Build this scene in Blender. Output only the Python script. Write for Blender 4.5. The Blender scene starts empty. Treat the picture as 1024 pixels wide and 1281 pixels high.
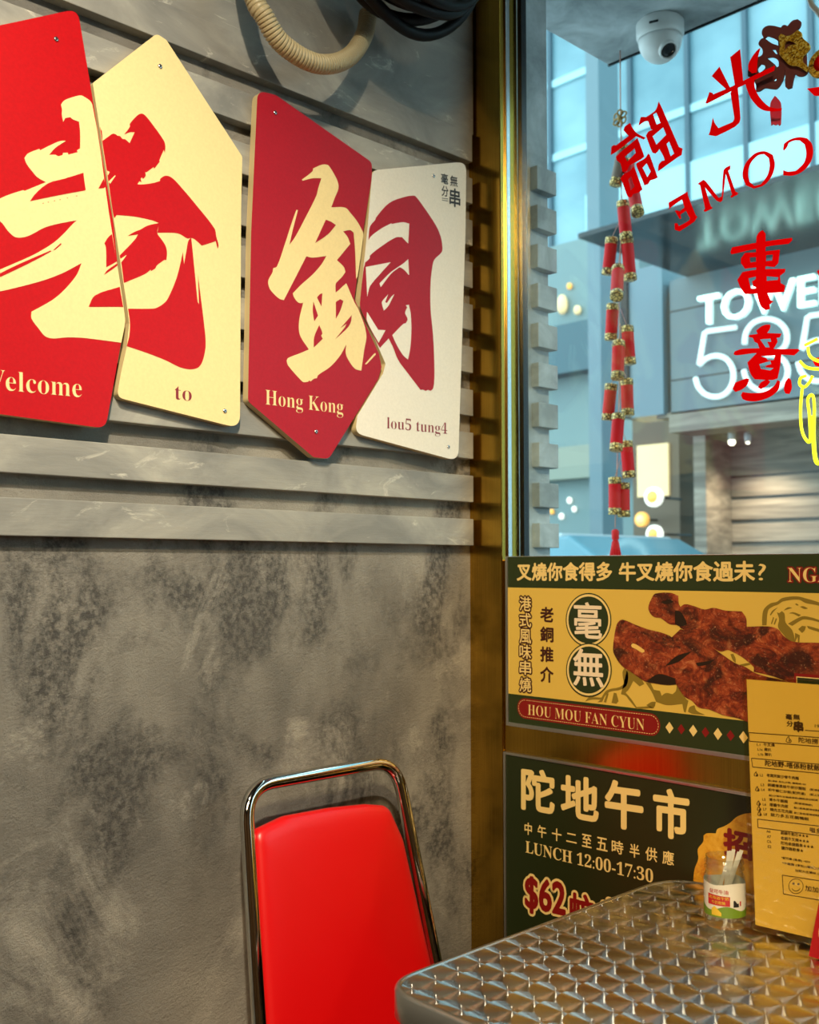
import bpy, math, random
from mathutils import Vector, Matrix
from mathutils.geometry import tessellate_polygon

# ------------------------------------------------------------------ camera
SC = bpy.context.scene
COL = bpy.context.collection
FPX = 1292.6                       # focal length in pixels of the 1024 x 1281 frame
CXP, CYP = 512.0, 640.5
PITCH = math.atan(69.3 / FPX)
YAW = math.radians(46.37)          # angle between the view and the direction of the left wall
CAM = Vector((1.227, -1.315, 1.2))
RV = Vector((math.cos(YAW), math.sin(YAW), 0))          # camera right
FH = Vector((-math.sin(YAW), math.cos(YAW), 0))         # camera forward on the floor
cd = bpy.data.cameras.new('camera')
cam = bpy.data.objects.new('camera', cd)
COL.objects.link(cam)
cam.location = CAM
fw = FH * math.cos(PITCH) + Vector((0, 0, 1)) * math.sin(PITCH)
up = RV.cross(fw)
cam.matrix_world = Matrix(((RV.x, up.x, -fw.x, CAM.x), (RV.y, up.y, -fw.y, CAM.y),
                           (RV.z, up.z, -fw.z, CAM.z), (0, 0, 0, 1)))
cd.sensor_fit = 'HORIZONTAL'
cd.sensor_width = 36
cd.lens = 36 * FPX / 1024
cd.clip_start = 0.02
cd.dof.use_dof = True
cd.dof.focus_distance = 1.4
cd.dof.aperture_fstop = 9.0
SC.camera = cam

# ------------------------------------------------------------------ world, light, exposure
SC.view_settings.view_transform = 'Standard'
SC.view_settings.look = 'None'
SC.view_settings.gamma = 1
SC.view_settings.use_curve_mapping = False
SC.view_settings.exposure = 0.0
SC.cycles.transparent_max_bounces = 48
w = bpy.data.worlds.new('sky')
SC.world = w
w.use_nodes = True
w.node_tree.nodes['Background'].inputs[0].default_value = (0.62, 0.88, 0.96, 1)
w.node_tree.nodes['Background'].inputs[1].default_value = 3.1


def lamp(name, kind, loc, target, power, color, **kw):
    ld = bpy.data.lights.new(name, kind)
    ld.energy = power
    ld.color = color
    for k, v in kw.items():
        setattr(ld, k, v)
    o = bpy.data.objects.new(name, ld)
    o.location = loc
    o.rotation_euler = (Vector(target) - Vector(loc)).to_track_quat('-Z', 'Y').to_euler()
    COL.objects.link(o)
    return o


# the ceiling spot whose hard shadows fall down and to the side on the slats
lamp('ceiling_spot', 'SPOT', (1.2, -1.32, 2.46), (0.0, -1.04, 1.38), 165, (1.0, 0.87, 0.66),
     spot_size=math.radians(80), spot_blend=1.0, shadow_soft_size=0.02)
lamp('room_fill', 'AREA', (1.9, -2.3, 2.70), (1.7, -2.0, 0), 18, (1.0, 0.80, 0.52), size=0.9)  # unseen area lamp added as a weak warm fill
lamp('banner_fill_spot', 'SPOT', (1.75, -1.75, 2.6), (0.62, -0.05, 1.08), 190, (1.0, 0.80, 0.46),
     spot_size=math.radians(58), spot_blend=1.0, shadow_soft_size=0.10)  # second spot, out of view, added to brighten the menu and banner


# ------------------------------------------------------------------ pixel rays (planning: where a real plane is hit)
def ray(px, py):
    dx = (px - CXP) / FPX
    dy = -(py - CYP) / FPX
    f = math.cos(PITCH) - dy * math.sin(PITCH)
    u = math.sin(PITCH) + dy * math.cos(PITCH)
    return RV * dx + FH * f + Vector((0, 0, u))


def on(px, py, ax, val):
    d = ray(px, py)
    return CAM + d * ((val - CAM[ax]) / d[ax])


def plane_x(v):
    return lambda p: on(p[0], p[1], 0, v)


def plane_y(v):
    return lambda p: on(p[0], p[1], 1, v)


def plane_z(v):
    return lambda p: on(p[0], p[1], 2, v)


def plane_n(o, n):
    def f(p):
        d = ray(p[0], p[1])
        return CAM + d * ((o - CAM).dot(n) / d.dot(n))
    return f


def tile(x0, y0, k, pts, dy=0):
    return [(x0 + x / k, y0 + (y + dy) / k) for x, y in pts]


# ------------------------------------------------------------------ mesh builder
class MB:
    def __init__(s):
        s.v, s.f, s.m, s.sm = [], [], [], []

    def face(s, idx, m=0, smooth=False):
        s.f.append(idx)
        s.m.append(m)
        s.sm.append(smooth)

    def box(s, a, b, m=0):
        x0, y0, z0 = a
        x1, y1, z1 = b
        i = len(s.v)
        s.v += [Vector(p) for p in ((x0, y0, z0), (x1, y0, z0), (x1, y1, z0), (x0, y1, z0),
                                    (x0, y0, z1), (x1, y0, z1), (x1, y1, z1), (x0, y1, z1))]
        for q in ((0, 3, 2, 1), (4, 5, 6, 7), (0, 1, 5, 4), (1, 2, 6, 5), (2, 3, 7, 6), (3, 0, 4, 7)):
            s.face([i + k for k in q], m)
        return s

    def poly(s, pts, holes=(), m=0):
        """flat polygon (3-D points) with holes"""
        loops = [[Vector(p) for p in pts]] + [[Vector(p) for p in h] for h in holes]
        i = len(s.v)
        for l in loops:
            s.v += l
        for t in tessellate_polygon(loops):
            s.face([i + k for k in t], m)
        return s

    def prism(s, pts, off, m=0, ms=None, holes=()):
        """flat polygon extruded by the vector off, (front = pts + off)"""
        off = Vector(off)
        loops = [[Vector(p) for p in pts]] + [[Vector(p) for p in h] for h in holes]
        s.poly(loops[0], loops[1:], m)
        s.poly([p + off for p in loops[0]], [[p + off for p in h] for h in loops[1:]], m)
        for l in loops:
            i = len(s.v)
            n = len(l)
            s.v += l + [p + off for p in l]
            for k in range(n):
                k2 = (k + 1) % n
                s.face([i + k, i + k2, i + n + k2, i + n + k], m if ms is None else ms)
        return s

    def rings(s, rings, m=0, smooth=True, closed=True, cap0=True, cap1=True):
        i = len(s.v)
        n = len(rings[0])
        for r in rings:
            s.v += [Vector(p) for p in r]
        for a in range(len(rings) - 1):
            for k in range(n if closed else n - 1):
                k2 = (k + 1) % n
                s.face([i + a * n + k, i + a * n + k2, i + (a + 1) * n + k2, i + (a + 1) * n + k], m, smooth)
        if cap0:
            s.face([i + k for k in range(n)][::-1], m)
        if cap1:
            s.face([i + (len(rings) - 1) * n + k for k in range(n)], m)
        return s

    def tube(s, path, r, seg=12, m=0, closed=False, caps=True):
        path = [Vector(p) for p in path]
        n = len(path)
        rr = r if isinstance(r, (list, tuple)) else [r] * n
        rings = []
        prev = None
        for i in range(n):
            if closed:
                t = path[(i + 1) % n] - path[i - 1]
            else:
                t = path[min(i + 1, n - 1)] - path[max(i - 1, 0)]
            t.normalize()
            if prev is None:
                a = Vector((0, 0, 1)) if abs(t.z) < 0.9 else Vector((1, 0, 0))
                prev = (a - t * a.dot(t)).normalized()
            else:
                prev = (prev - t * prev.dot(t)).normalized()
            b = t.cross(prev)
            rings.append([path[i] + (prev * math.cos(2 * math.pi * k / seg) + b * math.sin(2 * math.pi * k / seg)) * rr[i]
                          for k in range(seg)])
        if closed:
            rings.append(rings[0])
            caps = False
        return s.rings(rings, m, True, True, caps, caps)

    def lathe(s, prof, c, axis=(0, 0, 1), seg=32, m=0, cap0=True, cap1=True):
        """prof = [(radius, height)]"""
        ax = Vector(axis).normalized()
        a = Vector((1, 0, 0)) if abs(ax.x) < 0.9 else Vector((0, 1, 0))
        e1 = (a - ax * a.dot(ax)).normalized()
        e2 = ax.cross(e1)
        c = Vector(c)
        rings = [[c + ax * h + (e1 * math.cos(2 * math.pi * k / seg) + e2 * math.sin(2 * math.pi * k / seg)) * max(r, 1e-5)
                  for k in range(seg)] for r, h in prof]
        return s.rings(rings, m, True, True, cap0, cap1)

    def ball(s, c, r, m=0, seg=20, sc=(1, 1, 1)):
        rings = []
        for a in range(1, seg // 2):
            th = math.pi * a / (seg // 2)
            rings.append([Vector(c) + Vector((r * sc[0] * math.sin(th) * math.cos(2 * math.pi * k / seg),
                                              r * sc[1] * math.sin(th) * math.sin(2 * math.pi * k / seg),
                                              -r * sc[2] * math.cos(th))) for k in range(seg)])
        return s.rings(rings, m)

    def build(s, name, mats, parent=None, loc=None, bevel=0.0, bseg=2, auto=False):
        root = Vector((0, 0, 0))
        if parent is not None:
            root = Vector(parent['_root'])
        elif loc is not None:
            root = Vector(loc)
        me = bpy.data.meshes.new(name)
        me.from_pydata([tuple(p - root) for p in s.v], [], s.f)
        if not isinstance(mats, (list, tuple)):
            mats = [mats]
        for m in mats:
            me.materials.append(m)
        me.polygons.foreach_set('material_index', s.m)
        me.polygons.foreach_set('use_smooth', s.sm)
        me.update()
        o = bpy.data.objects.new(name, me)
        o['_root'] = tuple(root)
        COL.objects.link(o)
        if parent is not None:
            o.parent = parent
        else:
            o.location = root
        if bevel:
            b = o.modifiers.new('bevel', 'BEVEL')
            b.width = bevel
            b.segments = bseg
            b.limit_method = 'ANGLE'
            b.angle_limit = math.radians(40)
        return o


def tag(o, label, cat, group=None):
    o['label'] = label
    o['category'] = cat
    if group:
        o['group'] = group
    return o


def thing(name, loc, label, cat, group=None):
    o = bpy.data.objects.new(name, None)
    o.location = loc
    o.empty_display_size = 0.05
    o['_root'] = tuple(loc)
    COL.objects.link(o)
    return tag(o, label, cat, group)


def struct(o):
    o['kind'] = 'structure'
    return o


def spline(pts, ang=48, n=4, closed=True):
    """smooth a 2-D outline through its points, keeping sharp corners"""
    P = [Vector((p[0], p[1])) for p in pts]
    N = len(P)
    corner = []
    for i in range(N):
        if not closed and i in (0, N - 1):
            corner.append(True)
            continue
        a = P[i] - P[i - 1]
        b = P[(i + 1) % N] - P[i]
        if a.length < 1e-9 or b.length < 1e-9:
            corner.append(True)
            continue
        corner.append(math.degrees(a.angle(b)) > ang)
    out = []
    for i in range(N if closed else N - 1):
        p1, p2 = P[i], P[(i + 1) % N]
        p0, p3 = P[i - 1], P[(i + 2) % N]
        L = (p2 - p1).length
        t1 = Vector((0, 0)) if corner[i] else (p2 - p0)
        t2 = Vector((0, 0)) if corner[(i + 1) % N] else (p3 - p1)
        if corner[i] and corner[(i + 1) % N]:
            out.append(p1)
            continue
        t1 = t1.normalized() * L if t1.length else (p2 - p1)
        t2 = t2.normalized() * L if t2.length else (p2 - p1)
        for k in range(n):
            t = k / n
            h1, h2 = 2 * t**3 - 3 * t**2 + 1, -2 * t**3 + 3 * t**2
            h3, h4 = t**3 - 2 * t**2 + t, t**3 - t**2
            out.append(p1 * h1 + p2 * h2 + t1 * h3 + t2 * h4)
    if not closed:
        out.append(P[-1])
    return [(p.x, p.y) for p in out]


def rounded(pts, rad, n=6):
    """2-D polygon with its corners rounded by rad (a number or one per corner)"""
    out = []
    N = len(pts)
    for i in range(N):
        r = rad[i] if isinstance(rad, (list, tuple)) else rad
        p = Vector(pts[i])
        a = Vector(pts[i - 1]) - p
        b = Vector(pts[(i + 1) % N]) - p
        if r <= 0:
            out.append((p.x, p.y))
            continue
        half = a.angle(b) / 2
        d = min(r / math.tan(half), a.length * 0.48, b.length * 0.48)
        A, B = p + a.normalized() * d, p + b.normalized() * d
        for k in range(n + 1):
            t = k / n
            q = A * (1 - t)**2 + p * 2 * t * (1 - t) + B * t**2
            out.append((q.x, q.y))
    return out


def curve3(pts, n=8, closed=False):
    P = [Vector(p) for p in pts]
    N = len(P)
    out = []
    for i in range(N if closed else N - 1):
        p1, p2 = P[i], P[(i + 1) % N]
        p0 = P[i - 1] if (closed or i > 0) else p1 * 2 - p2
        p3 = P[(i + 2) % N] if (closed or i + 2 < N) else p2 * 2 - p1
        for k in range(n):
            t = k / n
            out.append(0.5 * (2 * p1 + (p2 - p0) * t + (2 * p0 - 5 * p1 + 4 * p2 - p3) * t * t +
                              (3 * p1 - p0 - 3 * p2 + p3) * t**3))
    if not closed:
        out.append(P[-1])
    return out


# ------------------------------------------------------------------ lettering
_txt = {}


def serif(s):
    r = ''
    for c in s:
        if 'A' <= c <= 'Z':
            r += chr(0x1D400 + ord(c) - 65)
        elif 'a' <= c <= 'z':
            r += chr(0x1D41A + ord(c) - 97)
        elif '0' <= c <= '9':
            r += chr(0x1D7CE + ord(c) - 48)
        else:
            r += c
    return r


def text_geo(s, thin=0.0):
    """triangles of a line of text, normalised to its own bounding box"""
    key = (s, thin)
    if key in _txt:
        return _txt[key]
    c = bpy.data.curves.new('lettering', 'FONT')
    c.body = s
    c.offset = thin
    c.resolution_u = 3
    o = bpy.data.objects.new('lettering', c)
    COL.objects.link(o)
    bpy.context.view_layer.update()
    me = bpy.data.meshes.new_from_object(o.evaluated_get(bpy.context.evaluated_depsgraph_get()))
    bpy.data.objects.remove(o)
    vs = [(v.co.x, v.co.y) for v in me.vertices]
    fs = [list(p.vertices) for p in me.polygons]
    bpy.data.meshes.remove(me)
    bpy.data.curves.remove(c)
    x0, x1 = min(v[0] for v in vs), max(v[0] for v in vs)
    y0, y1 = min(v[1] for v in vs), max(v[1] for v in vs)
    r = ([((x - x0) / (x1 - x0), (y - y0) / (y1 - y0)) for x, y in vs], fs, (x1 - x0) / (y1 - y0))
    _txt[key] = r
    return r


def write(mb, s, proj, LB, RB, LT, m=0, bold=0.0, thin=0.0, mirror=False, off=(0, 0, 0), steps=8, fn=None):
    """text whose bounding box has these corners (pixels on the plane of proj, or 3-D points)"""
    vs, fs, asp = text_geo(s, thin)
    o = Vector(off)
    if proj is not None:
        LB, RB, LT = proj(LB), proj(RB), proj(LT)
    A = Vector(LB) + o
    ex, ey = Vector(RB) - Vector(LB), Vector(LT) - Vector(LB)
    sh = [(0.0, 0.0)]
    if bold:
        bx = bold * ey.length / ex.length
        sh = [(bx * math.cos(2 * math.pi * k / steps), bold * math.sin(2 * math.pi * k / steps)) for k in range(steps)]
        sh.append((0.0, 0.0))
    fwd = o.normalized() * 1.6e-5 if o.length else Vector((0, 0, 0))
    for j, (sx, sy) in enumerate(sh):
        i = len(mb.v)
        for x, y in vs:
            if mirror:
                x = 1 - x
            p = A + ex * (x + sx) + ey * (y + sy) + fwd * j
            mb.v.append(fn(p) if fn else p)
        for f in fs:
            mb.face([i + k for k in f], m)
    return mb


def decal(mb, proj, pts, m=0, holes=(), sm=True, off=(0, 0, 0), ang=48):
    o = Vector(off)
    g = (lambda q: spline(q, ang)) if sm else (lambda q: q)
    return mb.poly([proj(p) + o for p in g(pts)], [[proj(p) + o for p in g(h)] for h in holes], m)


# ------------------------------------------------------------------ materials
def new_mat(name):
    m = bpy.data.materials.new(name)
    m.use_nodes = True
    nt = m.node_tree
    return m, nt, nt.nodes['Principled BSDF']


def sset(b, **kw):
    names = dict(color='Base Color', rough='Roughness', metal='Metallic', spec='Specular IOR Level', coat='Coat Weight',
                 coatr='Coat Roughness', trans='Transmission Weight', ior='IOR', aniso='Anisotropic', anr='Anisotropic Rotation',
                 emit='Emission Color', es='Emission Strength', alpha='Alpha', sheen='Sheen Weight')
    for k, v in kw.items():
        if k in ('color', 'emit') and len(v) == 3:
            v = (*v, 1)
        b.inputs[names[k]].default_value = v


def srgb(r, g, b):
    f = lambda c: (c / 255 / 12.92) if c / 255 <= 0.04045 else ((c / 255 + 0.055) / 1.055)**2.4
    return (f(r), f(g), f(b))


def mat(name, color, rough=0.5, **kw):
    m, nt, b = new_mat(name)
    sset(b, color=color, rough=rough, **kw)
    return m


def node(nt, kind, **kw):
    n = nt.nodes.new(kind)
    for k, v in kw.items():
        if k.startswith('i_'):
            n.inputs[k[2:].replace('_', ' ')].default_value = v
        else:
            setattr(n, k, v)
    return n


def ramp(nt, fac, stops):
    r = nt.nodes.new('ShaderNodeValToRGB')
    while len(r.color_ramp.elements) < len(stops):
        r.color_ramp.elements.new(0.5)
    for e, (p, c) in zip(r.color_ramp.elements, stops):
        e.position = p
        e.color = (*c, 1) if len(c) == 3 else c
    nt.links.new(fac, r.inputs[0])
    return r.outputs[0]


def mixc(nt, fac, a, b, mode='MIX'):
    n = nt.nodes.new('ShaderNodeMix')
    n.data_type = 'RGBA'
    n.blend_type = mode
    for inp, v in ((n.inputs[0], fac), (n.inputs[6], a), (n.inputs[7], b)):
        if isinstance(v, (int, float)):
            inp.default_value = v
        elif isinstance(v, (tuple, list)):
            inp.default_value = (*v, 1) if len(v) == 3 else v
        else:
            nt.links.new(v, inp)
    return n.outputs[2]


def coords(nt, scale=(1, 1, 1), rot=(0, 0, 0), loc=(0, 0, 0), kind='Object'):
    t = nt.nodes.new('ShaderNodeNewGeometry' if kind == 'Position' else 'ShaderNodeTexCoord')
    mp = nt.nodes.new('ShaderNodeMapping')
    mp.inputs['Scale'].default_value = scale
    mp.inputs['Rotation'].default_value = rot
    mp.inputs['Location'].default_value = loc
    nt.links.new(t.outputs[kind], mp.inputs[0])
    return mp.outputs[0]


def noise(nt, vec, scale, detail=4, rough=0.55, dist=0.0):
    n = node(nt, 'ShaderNodeTexNoise')
    n.inputs['Scale'].default_value = scale
    n.inputs['Detail'].default_value = detail
    n.inputs['Roughness'].default_value = rough
    n.inputs['Distortion'].default_value = dist
    if vec is not None:
        nt.links.new(vec, n.inputs['Vector'])
    return n.outputs[0]


def bump(nt, b, h, strength=0.3, dist=0.002, prev=None):
    n = nt.nodes.new('ShaderNodeBump')
    n.inputs['Strength'].default_value = strength
    n.inputs['Distance'].default_value = dist
    nt.links.new(h, n.inputs['Height'])
    if prev is not None:
        nt.links.new(prev, n.inputs['Normal'])
    nt.links.new(n.outputs[0], b.inputs['Normal'])
    return n.outputs[0]


def make_plaster():
    m, nt, b = new_mat('plaster')
    base = ramp(nt, noise(nt, coords(nt, (1, 1, 0.8), kind='Position'), 3.4, 5, 0.6, 0.35),
                [(0.34, srgb(118, 115, 109)), (0.52, srgb(150, 146, 137)), (0.68, srgb(178, 172, 160))])
    # dark trowel patches
    d = noise(nt, coords(nt, (1, 1.25, 0.8), (0.35, 0, 0), (0, 0.31, 0.22), kind='Position'), 4.6, 9, 0.6, 0.35)
    dm = ramp(nt, d, [(0.50, (0, 0, 0)), (0.60, (0.95, 0.95, 0.95))])
    g = noise(nt, coords(nt, kind='Position'), 90, 5, 0.7)
    dm = mixc(nt, 1.0, dm, ramp(nt, g, [(0.40, (0.35, 0.35, 0.35)), (0.58, (1, 1, 1))]), 'MULTIPLY')
    c = mixc(nt, dm, base, srgb(78, 77, 75))
    # pale scuffs
    e = noise(nt, coords(nt, (1, 1.0, 0.8), (0.7, 0, 0), (0, 1.7, 0.4), kind='Position'), 4.2, 10, 0.74, 0.7)
    em = ramp(nt, e, [(0.55, (0, 0, 0)), (0.72, (0.7, 0.7, 0.7))])
    c = mixc(nt, em, c, srgb(214, 208, 194))
    nt.links.new(c, b.inputs['Base Color'])
    sset(b, rough=0.6, spec=0.35)
    n1 = bump(nt, b, noise(nt, coords(nt, kind='Position'), 190, 8, 0.8), 0.85, 0.005)
    bump(nt, b, noise(nt, coords(nt, (1, 1, 1.5), (0.6, 0, 0), kind='Position'), 34, 7, 0.7, 0.5), 0.35, 0.004, n1)
    return m


def make_slat():
    m, nt, b = new_mat('grey_paint')
    v = coords(nt, (1, 0.8, 1.4), kind='Position')
    base = ramp(nt, noise(nt, v, 7, 5, 0.6, 0.8), [(0.36, srgb(128, 127, 122)), (0.55, srgb(152, 150, 142)), (0.7, srgb(172, 169, 158))])
    s = noise(nt, coords(nt, (1, 1.0, 2.6), (0.5, 0, 0), kind='Position'), 9, 8, 0.7, 1.6)
    sm = ramp(nt, s, [(0.60, (0, 0, 0)), (0.70, (0.8, 0.8, 0.8))])
    c = mixc(nt, sm, base, srgb(206, 202, 188))
    nt.links.new(c, b.inputs['Base Color'])
    sset(b, rough=0.5, spec=0.4)
    bump(nt, b, noise(nt, coords(nt, (1, 0.25, 2), kind='Position'), 90, 5, 0.7), 0.35, 0.0015)
    return m


def make_concrete():
    m, nt, b = new_mat('grey_render')
    base = ramp(nt, noise(nt, coords(nt, kind='Position'), 9, 6, 0.65, 0.4), [(0.35, srgb(140, 148, 150)), (0.55, srgb(176, 184, 187)), (0.72, srgb(206, 214, 216))])
    nt.links.new(base, b.inputs['Base Color'])
    sset(b, rough=0.7)
    bump(nt, b, noise(nt, coords(nt, kind='Position'), 120, 5, 0.7), 0.4, 0.002)
    return m


def make_brass():
    m, nt, b = new_mat('brass')
    n = noise(nt, coords(nt, (120, 120, 1.2)), 6, 3, 0.5)
    c = ramp(nt, n, [(0.3, (0.42, 0.245, 0.035)), (0.7, (0.56, 0.34, 0.055))])
    nt.links.new(c, b.inputs['Base Color'])
    r = node(nt, 'ShaderNodeMapRange')
    nt.links.new(n, r.inputs[0])
    r.inputs[3].default_value = 0.14
    r.inputs[4].default_value = 0.24
    nt.links.new(r.outputs[0], b.inputs['Roughness'])
    sset(b, metal=1.0)
    return m


def make_board(name, col, var=0.06):
    m, nt, b = new_mat(name)
    n = noise(nt, coords(nt), 260, 4, 0.6)
    c2 = tuple(min(1, x * (1 + var)) for x in col)
    c1 = tuple(x * (1 - var) for x in col)
    nt.links.new(ramp(nt, n, [(0.35, c1), (0.65, c2)]), b.inputs['Base Color'])
    sset(b, rough=0.45, spec=0.25)
    bump(nt, b, n, 0.08, 0.0006)
    return m


def make_glass():
    m = bpy.data.materials.new('window_glass')
    m.use_nodes = True
    nt = m.node_tree
    nt.nodes.clear()
    out = nt.nodes.new('ShaderNodeOutputMaterial')
    tr = node(nt, 'ShaderNodeBsdfTransparent')
    tr.inputs[0].default_value = (0.95, 0.98, 0.98, 1)
    gl = node(nt, 'ShaderNodeBsdfGlossy')
    gl.inputs['Roughness'].default_value = 0.0
    gl.inputs[0].default_value = (0.9, 0.95, 0.95, 1)
    lw = node(nt, 'ShaderNodeLayerWeight')
    lw.inputs[0].default_value = 0.5
    pw = node(nt, 'ShaderNodeMath', operation='POWER')
    pw.inputs[1].default_value = 4.0
    nt.links.new(lw.outputs['Facing'], pw.inputs[0])
    fr = node(nt, 'ShaderNodeMath', operation='MULTIPLY_ADD')
    fr.name = 'reflectance'
    fr.inputs[1].default_value = 0.55
    fr.inputs[2].default_value = 0.025
    nt.links.new(pw.outputs[0], fr.inputs[0])
    mx = nt.nodes.new('ShaderNodeMixShader')
    nt.links.new(fr.outputs[0], mx.inputs[0])
    nt.links.new(tr.outputs[0], mx.inputs[1])
    nt.links.new(gl.outputs[0], mx.inputs[2])
    nt.links.new(mx.outputs[0], out.inputs[0])
    return m


def make_clear(name, tint, fac=0.03):
    m = make_glass()
    m.name = name
    for n in m.node_tree.nodes:
        if n.type == 'BSDF_TRANSPARENT':
            n.inputs[0].default_value = (*tint, 1)
        if n.name == 'reflectance':
            n.inputs[2].default_value = fac
    return m


TX0, TY0, PX, PY = 0.4355, -0.557, 0.0354, 0.0345


def make_turned():
    """engine-turned stainless: overlapping polished discs on a square lattice"""
    m, nt, b = new_mat('turned_steel')
    L = nt.links.new
    geo = node(nt, 'ShaderNodeNewGeometry')
    sx = node(nt, 'ShaderNodeSeparateXYZ')
    L(geo.outputs['Position'], sx.inputs[0])

    def M(op, a, c=None):
        n = node(nt, 'ShaderNodeMath', operation=op)
        for inp, v in zip(n.inputs, (a, c)):
            if v is None:
                continue
            if isinstance(v, (int, float)):
                inp.default_value = v
            else:
                L(v, inp)
        return n.outputs[0]
    X = M('DIVIDE', M('SUBTRACT', sx.outputs[0], TX0), PX)
    Y = M('DIVIDE', M('SUBTRACT', sx.outputs[1], TY0), PY)
    fx, fy = M('SUBTRACT', X, M('FLOOR', X)), M('SUBTRACT', Y, M('FLOOR', Y))
    R = 0.80
    lx, ly = fx, fy                      # disc (0,0)
    for dx, dy in ((1, 0), (0, 1), (1, 1)):   # later discs cover earlier ones
        ax, ay = M('SUBTRACT', fx, dx), M('SUBTRACT', fy, dy)
        inside = M('LESS_THAN', M('ADD', M('MULTIPLY', ax, ax), M('MULTIPLY', ay, ay)), R * R)
        lx = M('ADD', lx, M('MULTIPLY', inside, M('SUBTRACT', ax, lx)))
        ly = M('ADD', ly, M('MULTIPLY', inside, M('SUBTRACT', ay, ly)))
    tv = node(nt, 'ShaderNodeCombineXYZ')    # groove direction: around the disc centre
    L(M('MULTIPLY', ly, -1.0), tv.inputs[0])
    L(lx, tv.inputs[1])
    nv = node(nt, 'ShaderNodeVectorMath', operation='NORMALIZE')
    L(tv.outputs[0], nv.inputs[0])
    sset(b, color=(0.50, 0.49, 0.46), metal=1.0, rough=0.13)
    an = node(nt, 'ShaderNodeBsdfAnisotropic')
    an.inputs['Color'].default_value = (0.80, 0.79, 0.76, 1)
    an.distribution = 'BECKMANN'
    an.inputs['Roughness'].default_value = 0.37
    an.inputs['Anisotropy'].default_value = 0.80
    L(nv.outputs[0], an.inputs['Tangent'])
    mx = node(nt, 'ShaderNodeMixShader')
    mx.inputs[0].default_value = 0.74
    L(b.outputs[0], mx.inputs[1])
    L(an.outputs[0], mx.inputs[2])
    L(mx.outputs[0], nt.nodes['Material Output'].inputs[0])
    return m


def make_meat():
    m, nt, b = new_mat('printed_meat')
    v = coords(nt, (1, 1, 1.25), (0, 0.45, 0))
    a = noise(nt, v, 42, 10, 0.78, 1.6)
    c = ramp(nt, a, [(0.30, srgb(40, 14, 6)), (0.43, srgb(112, 36, 14)), (0.54, srgb(160, 66, 30)), (0.64, srgb(196, 112, 66)), (0.76, srgb(232, 172, 124))])
    d = noise(nt, coords(nt, (1, 1, 1.6), (0, 0.5, 0), (3, 1, 2)), 16, 6, 0.62, 1.0)
    c = mixc(nt, ramp(nt, d, [(0.40, (0.9, 0.9, 0.9)), (0.52, (0, 0, 0))]), c, srgb(46, 18, 6))
    e = noise(nt, coords(nt, (1, 1, 1), (0, 0, 0), (1, 5, 2)), 330, 4, 0.7)
    c = mixc(nt, ramp(nt, e, [(0.60, (0, 0, 0)), (0.72, (0.55, 0.55, 0.55))]), c, srgb(236, 176, 132))
    nt.links.new(c, b.inputs['Base Color'])
    sset(b, rough=0.4)
    return m


def make_blob():
    m, nt, b = new_mat('printed_egg_yellow')
    c = ramp(nt, noise(nt, coords(nt), 30, 6, 0.7, 0.6), [(0.33, srgb(196, 116, 18)), (0.48, srgb(226, 164, 40)), (0.7, srgb(240, 190, 74))])
    nt.links.new(c, b.inputs['Base Color'])
    sset(b, rough=0.4)
    return m


def make_glitter():
    m, nt, b = new_mat('gold_glitter')
    v = node(nt, 'ShaderNodeTexVoronoi')
    v.inputs['Scale'].default_value = 480
    nt.links.new(coords(nt), v.inputs[0])
    hs = node(nt, 'ShaderNodeSeparateColor')
    nt.links.new(v.outputs['Color'], hs.inputs[0])
    nt.links.new(ramp(nt, hs.outputs[0], [(0.0, srgb(120, 70, 10)), (0.5, srgb(226, 168, 24)), (1.0, srgb(255, 232, 120))]), b.inputs['Base Color'])
    sset(b, rough=0.3, metal=0.55)
    n = node(nt, 'ShaderNodeBump')
    n.inputs['Strength'].default_value = 0.9
    n.inputs['Distance'].default_value = 0.002
    nt.links.new(hs.outputs[1], n.inputs['Height'])
    nt.links.new(n.outputs[0], b.inputs['Normal'])
    return m


def make_goldband():
    m, nt, b = new_mat('gold_paper')
    v = node(nt, 'ShaderNodeTexVoronoi', feature='DISTANCE_TO_EDGE')
    v.inputs['Scale'].default_value = 130
    nt.links.new(coords(nt), v.inputs[0])
    nt.links.new(ramp(nt, v.outputs[0], [(0.06, srgb(70, 48, 16)), (0.2, srgb(232, 196, 116))]), b.inputs['Base Color'])
    sset(b, rough=0.35, metal=0.35)
    return m


def make_stone():
    m, nt, b = new_mat('stone_cladding')
    v = coords(nt, (0.25, 1, 3.2))
    c = ramp(nt, noise(nt, v, 4, 6, 0.6, 0.5), [(0.3, srgb(98, 88, 78)), (0.52, srgb(142, 130, 116)), (0.72, srgb(182, 168, 150))])
    nt.links.new(c, b.inputs['Base Color'])
    sset(b, rough=0.5)
    return m


def make_facade():
    m, nt, b = new_mat('facade_glass')
    c = ramp(nt, noise(nt, coords(nt, (0.5, 0.5, 0.9), (0, 0.35, 0)), 0.55, 4, 0.6), [(0.35, srgb(100, 140, 152)), (0.6, srgb(142, 180, 190))])
    nt.links.new(c, b.inputs['Base Color'])
    sset(b, rough=0.35, spec=0.6)
    return m


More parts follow.
